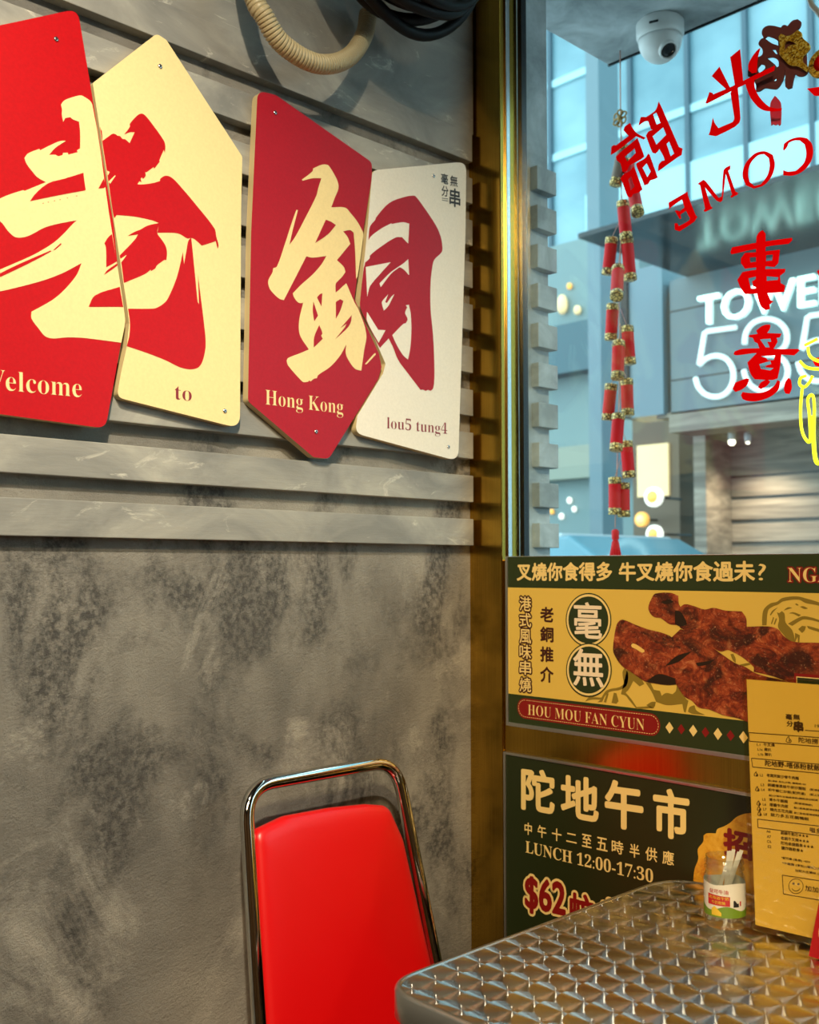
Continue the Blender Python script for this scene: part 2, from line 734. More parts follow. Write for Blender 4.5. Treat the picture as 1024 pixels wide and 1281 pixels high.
def make_film():
    m = bpy.data.materials.new('red_vinyl_film')
    m.use_nodes = True
    nt = m.node_tree
    nt.nodes.clear()
    out = nt.nodes.new('ShaderNodeOutputMaterial')
    df = node(nt, 'ShaderNodeBsdfDiffuse')
    df.inputs[0].default_value = (*srgb(236, 2, 6), 1)
    tl = node(nt, 'ShaderNodeBsdfTranslucent')
    tl.inputs[0].default_value = (*srgb(190, 2, 6), 1)
    mx = node(nt, 'ShaderNodeMixShader')
    mx.inputs[0].default_value = 0.0
    nt.links.new(df.outputs[0], mx.inputs[1])
    nt.links.new(tl.outputs[0], mx.inputs[2])
    nt.links.new(mx.outputs[0], out.inputs[0])
    return m


def emit(name, col, s, base=None):
    return mat(name, base or col, 0.4, emit=col, es=s)


M_PLASTER, M_SLAT, M_CONC, M_BRASS = make_plaster(), make_slat(), make_concrete(), make_brass()
M_GLASS, M_TURN, M_MEAT, M_BLOB = make_glass(), make_turned(), make_meat(), make_blob()
M_GLIT, M_BAND, M_STONE, M_FAC = make_glitter(), make_goldband(), make_stone(), make_facade()
M_SLOT = mat('dark_slot_paint', srgb(82, 83, 82), 0.6)
M_RED = make_board('red_board', srgb(184, 0, 9))
M_CREAM = make_board('cream_board', srgb(238, 214, 154), 0.03)
M_CRIM = make_board('crimson_print', srgb(166, 14, 32))
M_OFFW = make_board('off_white_board', srgb(234, 227, 212), 0.03)
M_EDGE = mat('board_edge', srgb(206, 186, 140), 0.6)
M_INK = mat('black_ink', srgb(34, 30, 28), 0.5)
M_MAROON = mat('maroon_ink', srgb(132, 20, 30), 0.45)
M_STEEL = mat('stainless', (0.68, 0.67, 0.65), 0.22, metal=1.0)
M_ALU = mat('satin_aluminium', (0.66, 0.66, 0.64), 0.3, metal=1.0)
M_CHROME = mat('chrome', (0.80, 0.78, 0.72), 0.06, metal=1.0)
M_VINYL = mat('red_vinyl', srgb(214, 6, 10), 0.36, spec=0.5, coat=0.15, coatr=0.3)
M_GREEN = mat('printed_green', srgb(42, 54, 20), 0.4)
M_GREEND = mat('printed_dark_green', srgb(34, 42, 14), 0.4)
M_YEL = mat('printed_yellow', srgb(228, 190, 84), 0.42)
M_LCREAM = mat('printed_cream', srgb(244, 212, 134), 0.42)
M_DRED = mat('printed_dark_red', srgb(136, 18, 14), 0.42)
M_BROWN = mat('printed_brown', srgb(66, 26, 14), 0.42)
M_OLIVE = mat('printed_olive', srgb(140, 116, 36), 0.42)
M_PAPER = mat('yellow_paper', srgb(240, 206, 100), 0.45)
M_ACRY = make_clear('clear_acrylic', (0.95, 0.91, 0.80), 0.02)
M_JAR = make_clear('clear_plastic', (0.95, 0.96, 0.95), 0.08)
M_WHITE = mat('white_plastic', srgb(214, 214, 212), 0.35)
M_WPAPER = mat('white_paper', srgb(226, 220, 206), 0.6)
M_DARKP = mat('dark_plastic', srgb(20, 21, 24), 0.25)
M_BEIGE = mat('beige_conduit', srgb(178, 164, 128), 0.45)
M_BLACK = mat('black_rubber', srgb(14, 13, 13), 0.5, spec=0.2)
M_VRED = make_film()
M_CRACK = mat('red_paper', srgb(196, 6, 16), 0.55, spec=0.2)
M_GREYC = mat('faded_brown_paper', srgb(120, 100, 86), 0.6)
M_GOLDC = mat('gold_cord', srgb(150, 116, 60), 0.5, metal=0.3)
M_ORN = mat('dark_maroon_felt', srgb(96, 34, 36), 0.7)
M_PINK = mat('red_satin', srgb(214, 50, 78), 0.3)
M_FLOOR = mat('grey_floor_tile', srgb(90, 84, 76), 0.4)
M_CEIL = mat('dark_ceiling_paint', srgb(70, 68, 64), 0.7)
M_ROOM = mat('warm_room_paint', srgb(118, 88, 56), 0.6)
M_ROAD = mat('asphalt', srgb(92, 96, 98), 0.8)
M_GLOSSD = mat('glossy_dark_soffit', srgb(34, 44, 48), 0.2, spec=0.6)
M_SIGNW = mat('sign_wall_panel', srgb(104, 120, 125), 0.35)
M_BLUEP = mat('blue_grey_panel', srgb(112, 134, 142), 0.3)
M_NEON = emit('yellow_neon', (0.84, 1.0, 0.02), 1.5)
M_LETTER = emit('lit_white_letter', (0.80, 1.0, 0.97), 0.8)
M_WARM = emit('lit_shop_window', (1.0, 0.72, 0.36), 0.42)
M_GLOBE = emit('white_globe', (1.0, 0.95, 0.85), 1.1)
M_ORANGE = emit('orange_lit_sign', (1.0, 0.48, 0.10), 0.8)
M_MULL = mat('mullion', srgb(72, 98, 110), 0.5)
M_LGLASS = mat('pale_lower_glass', srgb(176, 218, 226), 0.25)
M_CAR = mat('white_car_paint', srgb(168, 180, 184), 0.25)
M_CARG = mat('car_glass', srgb(96, 140, 154), 0.08)
M_SAUCE = mat('cream_print', srgb(246, 224, 190), 0.45)

# ------------------------------------------------------------------ the room
RX, RY, RZ = 3.3, -3.6, 2.75
QW = 0.2163                        # how far the left wall runs on past the window, outside
struct(MB().box((-0.25, RY, -0.15), (0, QW, RZ + 0.2)).build('wall_left', M_PLASTER))
struct(MB().box((RX, RY, -0.15), (RX + 0.15, 0.05, RZ)).build('wall_right', M_ROOM))
struct(MB().box((-0.25, RY - 0.15, -0.15), (RX + 0.15, RY, RZ)).build('wall_back', M_ROOM))
struct(MB().box((0, RY, -0.15), (RX, 0.05, 0)).build('floor', M_FLOOR))
struct(MB().box((0, RY, RZ), (RX, 0.05, RZ + 0.2)).build('ceiling', M_CEIL))
# outer shop front around the window
struct(MB().box((2.55, 0.0, 0), (RX + 0.15, 0.16, RZ)).build('wall_window', M_CONC))

PITCHZ = 0.07463
for k in range(10):
    z0 = 1.2374 + k * PITCHZ
    z1 = z0 + (0.0455 if k < 9 else 0.052)
    struct(MB().box((-0.002, RY + 0.4, z0), (0.018, -0.010, z1)).build('trim_%d' % (k + 1), M_SLAT, bevel=0.0012, loc=(0, -1, z0)))
# broad board above the slats
struct(MB().box((-0.002, RY + 0.4, 1.2374 + 9 * PITCHZ + 0.0515), (0.015, -0.004, RZ)).build('trim_11', M_SLAT, bevel=0.0012))
# slat ends standing proud of the wall outside the window
for k in range(10):
    z0 = 1.2374 + k * PITCHZ - 0.001
    struct(MB().box((-0.002, 0.168, z0), (0.018, 0.2255, z0 + 0.0455)).build('trim_%d' % (12 + k), M_CONC, bevel=0.0015, loc=(0, 0.2, z0)))
# pale rendered skin of the outside pier
struct(MB().box((-0.3, 0.06, 0.0), (0.0015, QW + 0.002, RZ + 0.2)).build('trim_22', M_CONC))

# ------------------------------------------------------------------ brass window front
WB, WT = 1.2155, 2.62
win = bpy.data.objects.new('window_1', None)
win.location = (0.0, 0.0, 0.0)
win['_root'] = (0, 0, 0)
COL.objects.link(win)
struct(win)
f = MB()
f.box((-0.004, 0.0, 0), (0.0735, 0.046, RZ))                       # left post
f.box((0.0735, 0.004, 0), (2.55, 0.046, WB - 0.003))               # panel behind the signs
f.box((0.0735, 0.0, WT), (2.55, 0.046, RZ))                        # head
f.box((2.47, 0.0, WB), (2.55, 0.046, WT))
f.build('frame', M_BRASS, win, bevel=0.0015)
g = MB()
g.box((0.0735, 0.012, WB), (0.0775, 0.022, WT))
g.build('glazing_bead', M_STEEL, win, bevel=0.001)
g = MB()
g.box((0.0735, 0.047, WB), (0.083, 0.060, WT))
g.build('outer_gap_shade', M_DARKP, win)  # dark strip put in for the shaded gap outside the frame
MB().box((0.0735, 0.034, WB), (2.49, 0.040, WT)).build('glass_pane', M_GLASS, win)

# ------------------------------------------------------------------ the four wall sign boards
XF = 0.031                          # front face of the boards
PB = plane_x(XF)


def board(name, outline, mats, label, rad, screws):
    pts2 = rounded(outline, rad)
    pts = [PB(p) for p in pts2]
    c = sum(pts, Vector()) / len(pts)
    t = thing(name, (0.018, c.y, min(p.z for p in pts)), label, 'sign', 'brush lettered wall boards')
    b = MB()
    b.poly(pts, m=0)
    back = [Vector((0.0185, p.y, p.z)) for p in pts]
    b.poly(back, m=1)
    i = len(b.v)
    n = len(pts)
    b.v += back + pts
    for k in range(n):
        k2 = (k + 1) % n
        b.face([i + k, i + k2, i + n + k2, i + n + k], 1)
    b.build('board', mats, t)
    for sx, sy in screws:
        p = PB((sx, sy))
        s = MB()
        s.lathe([(0.0032, 0), (0.0030, 0.0012), (0.0018, 0.0016)], p, (1, 0, 0), 14)
        so = s.build('screw', M_STEEL, t)
        q = MB().box((p.x + 0.0012, p.y - 0.0012, p.z - 0.0012), (p.x + 0.0019, p.y + 0.0012, p.z + 0.0012))
        q.build('screw_slot', M_INK, so)
    return t


OF1, OF2 = (0.0004, 0, 0), (0.0008, 0, 0)
K1 = 6.206
s1 = board('wall_sign_board', [(-96, 52), (97, 11), (113, 106), (120, 150), (142, 281), (147.4, 336), (156.6, 403), (151.5, 428), (132, 536), (-96, 505)],
           [M_RED, M_EDGE], 'red board with a cream half character and Welcome below, leftmost on the slatted wall',
           [8, 14, 0, 0, 0, 0, 3, 4, 13, 10], [(70, 49)])
ch = MB()
main = [(715, 130), (640, 62), (600, 62), (540, 80), (495, 100), (472, 130), (480, 170), (478, 205), (490, 265), (505, 235),
        (545, 228), (565, 245), (612, 262), (620, 340), (620, 470), (595, 485), (602, 500), (530, 518), (525, 503), (488, 505), (484, 522),
        (450, 530), (430, 520), (380, 520),
        (430, 465), (510, 412), (470, 412), (400, 440), (310, 485), (305, 473), (215, 510), (188, 545), (205, 590), (250, 650), (290, 695),
        (355, 732), (190, 800), (180, 794), (80, 825), (0, 858), (-100, 905), (-190, 960), (-130, 990), (0, 1037), (60, 1110), (110, 1155),
        (155, 1163), (200, 1155), (240, 1140), (345, 1085), (450, 1055), (595, 1028), (560, 1060), (500, 1125), (430, 1190), (350, 1245),
        (230, 1310), (0, 1410), (-200, 1500), (-330, 1570), (-330, 1630), (-150, 1610), (0, 1580), (170, 1540), (350, 1490), (480, 1440),
        (550, 1405), (632, 1360), (600, 1440), (550, 1510), (480, 1585), (400, 1650), (243, 1738), (243, 1790), (300, 1870), (345, 1925),
        (385, 1942), (430, 1945), (500, 1938), (570, 1937), (660, 1942), (940, 1978), (969, 1822), (963, 1740), (913, 1400), (843, 962)]
decal(ch, PB, tile(0, 110, K1, main), 0, off=OF1)
for h in ([(230, 880), (280, 815), (375, 740), (500, 705), (645, 660), (652, 720), (663, 795), (450, 835)],
          [(-150, 1530), (0, 1440), (160, 1362), (390, 1263), (395, 1270), (300, 1322), (170, 1388), (0, 1468)],
          [(412, 1258), (470, 1205), (475, 1215), (424, 1258)],
          [(866, 1135), (838, 1160), (808, 1207), (820, 1240), (822, 1394), (905, 1347), (888, 1255)],
          [(909, 1362), (905, 1382), (805, 1452), (830, 1417)],
          [(685, 1700), (735, 1612), (927, 1545), (953, 1700)],
          [(762, 782), (803, 705), (815, 765), (806, 778)]):
    decal(ch, PB, tile(0, 110, K1, h), 1, off=OF2)
for x in (332, 372, 420, 463, 520, 592):
    decal(ch, PB, tile(0, 110, K1, [(x - 6, 1157 - x * 0.0 - 262 - (x - 332) * 0.22 + 2), (x + 6, 893 - (x - 332) * 0.22), (x + 3, 900 - (x - 332) * 0.22)]), 1, off=OF2, sm=False)
ch.build('printed_character', [M_CREAM, M_RED], s1)
write(MB(), serif('Welcome'), PB, (-27, 485.5), (102, 497.5), (-27, 460), off=OF1, thin=-0.011).build('printed_lettering', M_CREAM, s1)

s2 = board('wall_sign_board', [(116, 104), (196, 42), (208, 50), (303, 196), (301.5, 262), (300, 536), (146, 497), (151, 468), (158.5, 434), (161.6, 404), (158.7, 382), (141.5, 270)],
           [M_CREAM, M_EDGE], 'cream board with pointed top and a red half character, reading to below',
           [3, 7, 6, 8, 0, 13, 10, 4, 2, 3, 0, 0], [(200, 83), (281, 514)])
ch = MB()
up2 = [(28, 172), (36, 195), (45, 215), (49, 288), (95, 255), (130, 232), (155, 238), (165, 247), (185, 250), (205, 272), (225, 275), (260, 305), (300, 220),
       (260, 220), (218, 238), (262, 178), (262, 155), (320, 90), (350, 76), (375, 85), (430, 150), (525, 285), (537, 330), (533, 380),
       (525, 355), (490, 440), (493, 450), (452, 502), (445, 490), (390, 530), (380, 528), (384, 558), (365, 582), (355, 570), (345, 580), (352, 608), (335, 600),
       (320, 625), (370, 625), (440, 615), (495, 600), (500, 580), (540, 558), (585, 572), (640, 625), (780, 790), (920, 970), (932, 1030), (950, 1095), (943, 1125),
       (928, 1065), (870, 1085), (820, 1100), (770, 1055), (738, 1040), (710, 1045), (650, 1010), (593, 1000), (475, 1000), (488, 925), (440, 905), (300, 875), (160, 862),
       (140, 888), (128, 830), (95, 600)]
decal(ch, PB, tile(120, 130, K1, up2), 0, off=OF1)
inner = [(490, -130), (400, -110), (345, -80), (300, -62), (245, -30), (325, -42), (300, 0), (183, 122), (196, 185), (216, 335),
         (380, 265), (422, 232), (428, 242), (460, 220), (470, 200), (530, 155), (545, 158), (550, 100), (540, 50), (510, 0), (475, -52)]
decal(ch, PB, tile(120, 300, K1, inner), 0, off=OF1)
leg = [(738, -20), (715, 10), (700, 90), (682, 190), (672, 95), (655, 180), (620, 310), (560, 450), (530, 490), (470, 528), (430, 535),
       (248, 535), (262, 640), (258, 740), (238, 825), (400, 880), (540, 935), (640, 985), (690, 1000), (740, 1005), (790, 992), (820, 955), (840, 890), (850, 820),
       (845, 720), (800, 350), (790, 272), (798, 500), (788, 480), (770, 300)]
decal(ch, PB, tile(120, 300, K1, leg), 0, off=OF1)
for h in ([(95, 604), (145, 555), (150, 560), (107, 622)], [(82, 520), (105, 528), (90, 558)]):
    decal(ch, PB, tile(120, 130, K1, h), 1, off=OF2)
decal(ch, PB, tile(120, 300, K1, [(183, 152), (235, 118), (225, 135), (192, 178)]), 1, off=OF2)
ch.build('printed_character', [M_RED, M_CREAM], s2)
write(MB(), serif('to'), PB, (218.5, 499.5), (239.5, 502), (218.5, 482.5), off=OF1, thin=-0.011).build('printed_lettering', M_MAROON, s2)

s3 = board('wall_sign_board', [(322, 113), (345, 119), (465, 203), (465, 222), (454, 290), (443, 374), (474, 443), (477, 459), (473, 474), (411, 574), (392, 572), (310, 502), (314, 290)],
           [M_CRIM, M_EDGE], 'crimson board pointed at the bottom with a cream half character above Hong Kong',
           [12, 10, 10, 4, 0, 3, 4, 4, 4, 9, 8, 9, 0], [(344, 141), (395, 540)])
ch = MB()
K5 = 6.4
big = [(530, 70), (490, 72), (425, 100), (418, 125), (335, 190), (340, 200), (420, 180), (490, 180), (465, 260), (450, 320), (360, 500), (280, 650),
       (235, 712), (255, 620), (275, 540), (303, 435), (290, 432), (255, 530), (200, 700), (135, 885), (105, 900), (98, 935), (65, 1000), (75, 1060),
       (110, 1105), (155, 1145), (190, 1155), (270, 1000), (370, 805), (420, 815), (530, 802), (490, 870), (420, 950), (330, 1030), (262, 1100),
       (270, 1130), (300, 1170), (325, 1180), (345, 1175), (315, 1300), (310, 1390), (325, 1450), (390, 1550), (320, 1580), (225, 1618), (212, 1640),
       (225, 1680), (330, 1800), (350, 1812), (385, 1808), (392, 1798), (405, 1806), (430, 1785), (455, 1780), (465, 1755), (560, 1690), (640, 1600), (690, 1510), (685, 1580), (710, 1640),
       (760, 1705), (810, 1720), (832, 1560), (850, 1425), (790, 1235), (755, 1172), (690, 1020), (660, 1045), (640, 1065), (605, 1095), (605, 1025), (625, 1000), (655, 970),
       (683, 930), (670, 890), (615, 835), (722, 705), (700, 650), (665, 605), (720, 595), (748, 615), (760, 760), (768, 985), (780, 965), (826, 640), (822, 610),
       (780, 530), (725, 460), (680, 415), (570, 412), (600, 330), (625, 270), (625, 220), (600, 160), (550, 80)]
decal(ch, PB, tile(325, 195, K5, big), 0, off=OF1)
for h in ([(440, 698), (525, 512), (570, 530), (605, 555), (540, 630)],
          [(455, 1135), (475, 1110), (497, 1100), (490, 1205)],
          [(425, 1165), (462, 1280), (432, 1325), (420, 1240)],
          [(605, 1170), (640, 1148), (665, 1162), (640, 1240), (605, 1305)],
          [(428, 1535), (432, 1450), (472, 1355), (497, 1420), (487, 1440), (500, 1465)],
          [(732, 1275), (725, 1330), (700, 1375), (598, 1470), (675, 1375), (690, 1345), (640, 1380), (690, 1325)]):
    decal(ch, PB, tile(325, 195, K5, h), 1, off=OF2)
decal(ch, PB, tile(325, 335, K5, [(838, 772), (905, 695), (922, 682), (926, 695), (852, 773)]), 0, off=OF1)
ch.build('printed_character', [M_CREAM, M_CRIM], s3)
write(MB(), serif('Hong Kong'), PB, (331.5, 511.5), (429, 523), (331.5, 487.5), off=OF1, thin=-0.011).build('printed_lettering', M_CREAM, s3)

s4 = board('wall_sign_board', [(465.5, 213), (583, 202), (582, 290), (573, 577), (444, 542), (447, 520), (479, 467), (482, 455), (451, 383), (450.5, 373), (460, 281)],
           [M_OFFW, M_EDGE], 'off white board with a crimson half character and a small black logo, nearest the brass post',
           [9, 11, 0, 11, 12, 5, 3, 4, 3, 3, 0], [(542, 220), (560.5, 559)])
ch = MB()
sil = [(520, 287), (540, 292), (600, 370), (700, 520), (740, 610), (755, 700), (748, 740), (690, 800), (672, 870), (660, 1000), (660, 1190), (680, 1400),
       (690, 1620), (690, 1760), (680, 1830), (660, 1850), (640, 1842), (620, 1850), (600, 1840), (580, 1842), (480, 1710), (400, 1600), (360, 1500), (325, 1430), (255, 1505), (240, 1480),
       (150, 1300), (98, 1182), (97, 1120), (125, 870), (136, 830), (163, 640), (175, 535), (218, 480), (225, 460), (330, 345), (460, 295)]
decal(ch, PB, tile(435, 200, K5, sil), 0, off=OF1)
for h in ([(162, 642), (250, 560), (345, 508), (345, 515), (440, 500), (488, 512), (480, 672), (430, 620), (380, 622), (270, 690), (175, 765), (170, 790), (136, 822)],
          [(140, 858), (260, 835), (340, 820), (250, 920), (175, 1010), (160, 1060), (152, 1098)],
          [(480, 795), (487, 925), (440, 875), (410, 860), (345, 910), (260, 1020), (250, 990), (340, 900), (440, 830)],
          [(320, 1076), (270, 1136), (272, 1165), (285, 1208), (320, 1171), (370, 1074), (345, 1096), (310, 1146), (295, 1140)],
          [(150, 1216), (190, 1281), (240, 1361), (298, 1364), (243, 1466), (150, 1290)],
          [(485, 1161), (460, 1164), (472, 1181), (455, 1226), (475, 1276), (460, 1308), (440, 1314), (352, 1404), (390, 1486), (440, 1566), (478, 1599), (495, 1516), (505, 1376), (500, 1236)]):
    decal(ch, PB, tile(435, 200, K5, h), 1, off=OF2)
ch.build('printed_character', [M_CRIM, M_OFFW], s4)
lt = MB()
write(lt, serif('lou5 tung4'), PB, (483.5, 540), (559, 547), (483.5, 521), off=OF1, thin=-0.011, m=0)
lt.build('printed_lettering', M_MAROON, s4)
lg = MB()
for c_, b_ in (('毫', ((551.3, 229), (560, 230.8), (551.3, 216.5))), ('無', ((562.8, 232.5), (571.8, 234), (562.8, 219.3))),
               ('分', ((552, 245), (560.3, 246.5), (552, 232))), ('串', ((562, 257.5), (575, 260), (562, 235)))):
    write(lg, c_, PB, *b_, off=OF1, bold=0.015 if c_ != '串' else 0.022)
for yy in (247.5, 250):
    lg.poly([PB(p) + Vector(OF1) for p in ((552.5, yy), (560, yy + 1.2), (560, yy + 2.0), (552.5, yy + 0.8))])
lg.build('printed_logo', M_INK, s4)

# ------------------------------------------------------------------ cables above the signs
path = curve3([(0.05, -0.56, 2.45), (0.06, -0.545, 2.2), (0.075, -0.528, 2.03), (0.085, -0.5179, 1.9745), (0.09, -0.5071, 1.9561), (0.09, -0.4798, 1.9299), (0.09, -0.4306, 1.9196),
               tuple(on(415, 80, 0, 0.085)), tuple(on(440, 68, 0, 0.068)), tuple(on(456, 42, 0, 0.05)), tuple(on(460, 18, 0, 0.04))], 60)
def resample(p, step):
    out, acc = [p[0]], 0.0
    for a, b in zip(p, p[1:]):
        L = (b - a).length
        while L > 0 and acc + L >= step:
            t = (step - acc) / L
            a = a + (b - a) * t
            out.append(a.copy())
            L = (b - a).length
            acc = 0.0
        acc += L
    return out


path = resample(path, 0.0006)
rr = [0.0140 * (1 - 0.17 * max(0.0, math.cos(i * 2 * math.pi * 0.6 / 5.2))**3) for i in range(len(path))]
c = MB().tube(path, rr, 16)
tag(c.build('flexible_conduit', M_BEIGE, loc=(0.09, -0.43, 1.92)), 'beige corrugated conduit bending below the black cable coil', 'conduit')
coil = thing('cable_coil', (0.14, -0.262, 2.0), 'coil of black cable hanging high on the slatted wall', 'cable')
random.seed(4)
for k in range(9):
    R = 0.125 + 0.0052 * k
    cx_, cz_ = -0.285 + random.uniform(-.008, .008), 2.190 + random.uniform(-.010, .010)
    xx = 0.115 + 0.018 * (k % 4) + random.uniform(-.003, .003)
    pts = [(xx + 0.012 * math.sin(3 * a + k), cx_ + R * 1.02 * math.cos(a), cz_ + R * (1.0 + 0.03 * math.sin(2 * a + k)) * math.sin(a))
           for a in [2 * math.pi * i / 64 for i in range(64)]]
    MB().tube(pts, 0.0095, 10, closed=True).build('cable_loop', M_BLACK, coil)
h = MB().tube([(0.0, -0.285, 2.335), (0.17, -0.285, 2.325), (0.175, -0.285, 2.355)], 0.006, 8)
h.tube([(0.10, -0.285, 2.33), (0.11, -0.285, 2.26), (0.13, -0.285, 2.33)], 0.005, 8)
h.build('hook', M_STEEL, coil)

# ------------------------------------------------------------------ lettering on the glass
GF = 0.0332                         # room side of the glass
PG = plane_y(GF)
GOFF = (0, -0.0004, 0)
arch = thing('window_lettering', (0.45, GF, 1.5), 'red arched window lettering on the glass, seen from behind so reversed', 'lettering', 'red film on the window glass')


def glassy(name, shapes, parent):
    mb = MB()
    for k, (pts, holes) in enumerate(shapes):
        decal(mb, PG, pts, 0, holes, off=(0, -0.0004 - 0.00003 * k, 0), ang=35)
    return mb.build(name, M_VRED, parent)


T4 = lambda q: tile(744, 60, 5.333, q)
glassy('character', [
    (T4([(425, 357), (440, 385), (560, 660), (585, 672), (578, 715), (545, 735), (420, 825), (425, 780), (445, 755), (465, 750), (455, 720), (430, 675), (420, 690),
         (405, 705), (385, 700), (375, 680), (345, 600), (340, 585), (355, 560), (385, 545), (375, 545), (355, 490), (335, 490), (290, 520), (305, 462), (325, 460), (340, 462), (395, 425), (410, 405)]),
     [T4([(388, 445), (410, 432), (437, 500), (412, 512)]), T4([(385, 590), (455, 530), (475, 580), (410, 645)]), T4([(478, 640), (495, 625), (528, 705), (505, 722)])]),
    (T4([(105, 715), (110, 660), (125, 648), (140, 650), (225, 588), (190, 550), (200, 525), (235, 500), (255, 540), (285, 572), (340, 600), (325, 612), (275, 590), (140, 695)]), []),
    (T4([(140, 725), (165, 700), (285, 600), (330, 725), (305, 745), (230, 785), (213, 822), (185, 828), (170, 770), (145, 750)]), [T4([(200, 725), (265, 672), (272, 700), (215, 758)])]),
    (T4([(275, 775), (285, 765), (335, 735), (355, 705), (365, 712), (420, 865), (400, 875), (370, 885), (355, 910), (330, 918), (320, 890), (280, 795)]), [T4([(318, 800), (345, 770), (372, 825), (350, 862)])]),
    (T4([(170, 875), (190, 845), (235, 820), (255, 790), (265, 800), (318, 945), (290, 965), (255, 975), (245, 995), (225, 998), (215, 985), (180, 890)]), [T4([(222, 880), (240, 855), (265, 925), (240, 950)])]),
], arch)
T5 = lambda q: tile(860, 60, 5.335, q)
glassy('character', [
    (T5([(283, 62), (350, 8), (355, 60), (370, 220), (335, 270), (352, 470), (345, 500), (310, 530), (190, 590), (140, 582), (150, 550), (168, 465), (180, 500), (205, 535), (300, 495), (310, 470), (300, 400), (285, 300), (315, 250)]), []),
    (T5([(118, 370), (145, 295), (165, 300), (170, 310), (285, 262), (380, 215), (480, 165), (582, 118), (578, 152), (330, 270), (130, 372)]), []),
    (T5([(160, 188), (212, 125), (285, 270), (255, 275)]), []),
    (T5([(487, 0), (470, 60), (460, 165), (430, 170), (405, 150), (405, 110), (430, 60), (465, 15)]), []),
    (T5([(380, 225), (445, 215), (450, 270), (480, 330), (540, 390), (600, 405), (630, 402), (622, 420), (560, 425), (490, 410), (430, 350), (400, 290)]), []),
], arch)
glassy('character', [(T5([(795, 272), (875, 260), (960, 245), (1010, 250), (1000, 300), (900, 322), (845, 320)]), [])], arch)
T6 = lambda q: tile(820, 160, 5.02, q)
glassy('letter', [(T6([(80, 470), (200, 400), (205, 430), (250, 545), (262, 560), (240, 590), (150, 650), (120, 640), (118, 600), (135, 598), (145, 618), (205, 585), (215, 570), (190, 520), (155, 545), (160, 570), (150, 572), (120, 520), (135, 518), (150, 525), (180, 500), (165, 450), (95, 500), (85, 515)]), [])], arch)
glassy('letter', [(T6([(262, 352), (300, 325), (318, 340), (395, 440), (415, 430), (425, 270), (440, 250), (470, 235), (468, 260), (455, 270), (500, 400), (517, 408), (515, 418), (475, 440), (468, 432), (480, 420), (440, 290), (420, 455), (405, 467), (380, 455), (310, 375), (345, 490), (357, 500), (352, 508), (310, 528), (300, 520), (310, 508), (278, 360)]), [])], arch)
glassy('letter', [(T6([(690, 148), (735, 170), (748, 230), (730, 300), (680, 360), (615, 382), (565, 360), (545, 300), (560, 230), (610, 170), (650, 150)]), [T6([(680, 165), (710, 190), (715, 240), (700, 300), (660, 355), (620, 365), (590, 340), (580, 290), (595, 225), (640, 175)])])], arch)
glassy('letter', [(T6([(800, 135), (805, 100), (840, 75), (900, 58), (950, 65), (980, 100), (988, 160), (970, 220), (920, 275), (860, 300), (800, 298), (800, 265), (830, 275), (880, 270), (930, 220), (945, 160), (935, 105), (905, 80), (870, 80), (835, 95), (825, 120), (805, 145)]), [])], arch)

bless = thing('window_lettering', (0.5, GF, 1.3), 'column of red brush characters low on the window glass', 'lettering', 'red film on the window glass')
glassy('character', [
    (T6([(468, 780), (480, 750), (640, 720), (855, 690), (858, 705), (835, 728), (700, 745), (475, 795)]), []),
    (T6([(672, 643), (690, 665), (693, 1000), (720, 1082), (740, 1090), (715, 1110), (718, 1138), (690, 1145), (660, 1120), (640, 1060), (632, 1000), (632, 690), (650, 655)]), []),
    (T6([(535, 820), (560, 785), (640, 780), (780, 765), (770, 850), (745, 875), (690, 870), (560, 885), (535, 850)]), [T6([(590, 815), (630, 810), (632, 840), (595, 845)]), T6([(693, 800), (735, 795), (732, 832), (693, 838)])]),
    (T6([(512, 955), (545, 905), (640, 890), (815, 885), (812, 905), (780, 930), (785, 975), (812, 990), (808, 1030), (760, 1035), (560, 1045), (530, 1000)]),
     [T6([(582, 945), (628, 934), (628, 950), (605, 965), (612, 995), (628, 1000), (628, 1008), (598, 1010)]), T6([(697, 932), (770, 938), (765, 955), (697, 962)])]),
], bless)
T7 = lambda q: tile(820, 340, 5.02, q)
glassy('character', [
    (T7([(720, 332), (718, 355), (700, 385), (790, 388), (780, 412), (760, 415), (765, 440), (740, 485), (895, 485), (903, 495), (870, 525), (790, 520), (640, 510), (510, 525), (488, 520), (495, 500), (540, 485), (650, 480), (640, 450), (620, 440), (610, 415), (585, 410), (585, 398), (640, 390), (630, 370), (660, 345), (690, 332)]),
     [T7([(655, 425), (720, 420), (725, 440), (700, 440), (715, 475), (690, 475)])]),
    (T7([(575, 570), (620, 525), (640, 505), (790, 510), (780, 600), (765, 670), (730, 680), (620, 675), (595, 640)]),
     [T7([(660, 530), (750, 525), (740, 555), (700, 555), (700, 545)]), T7([(650, 580), (720, 560), (725, 580), (690, 590), (690, 600), (740, 605), (720, 620), (660, 610)])]),
    (T7([(482, 735), (500, 695), (570, 668), (588, 675), (575, 710), (540, 740), (500, 755)]), []),
    (T7([(535, 775), (545, 755), (600, 762), (680, 755), (740, 720), (765, 680), (782, 690), (770, 740), (720, 785), (640, 812), (580, 812), (545, 800)]), []),
    (T7([(642, 725), (660, 695), (700, 675), (720, 690), (700, 715), (660, 738)]), []),
    (T7([(805, 740), (815, 690), (835, 665), (850, 680), (855, 730), (840, 768), (815, 765)]), []),
], bless)
glassy('character', [(tile(820, 160, 5.02, [(1012, 900), (1040, 880), (1100, 870), (1110, 920), (1060, 950), (1030, 945)]), [])], bless)
glassy('character', [(T7([(982, 552), (1010, 540), (1090, 535), (1100, 570), (1040, 600), (1000, 590)]), [])], bless)

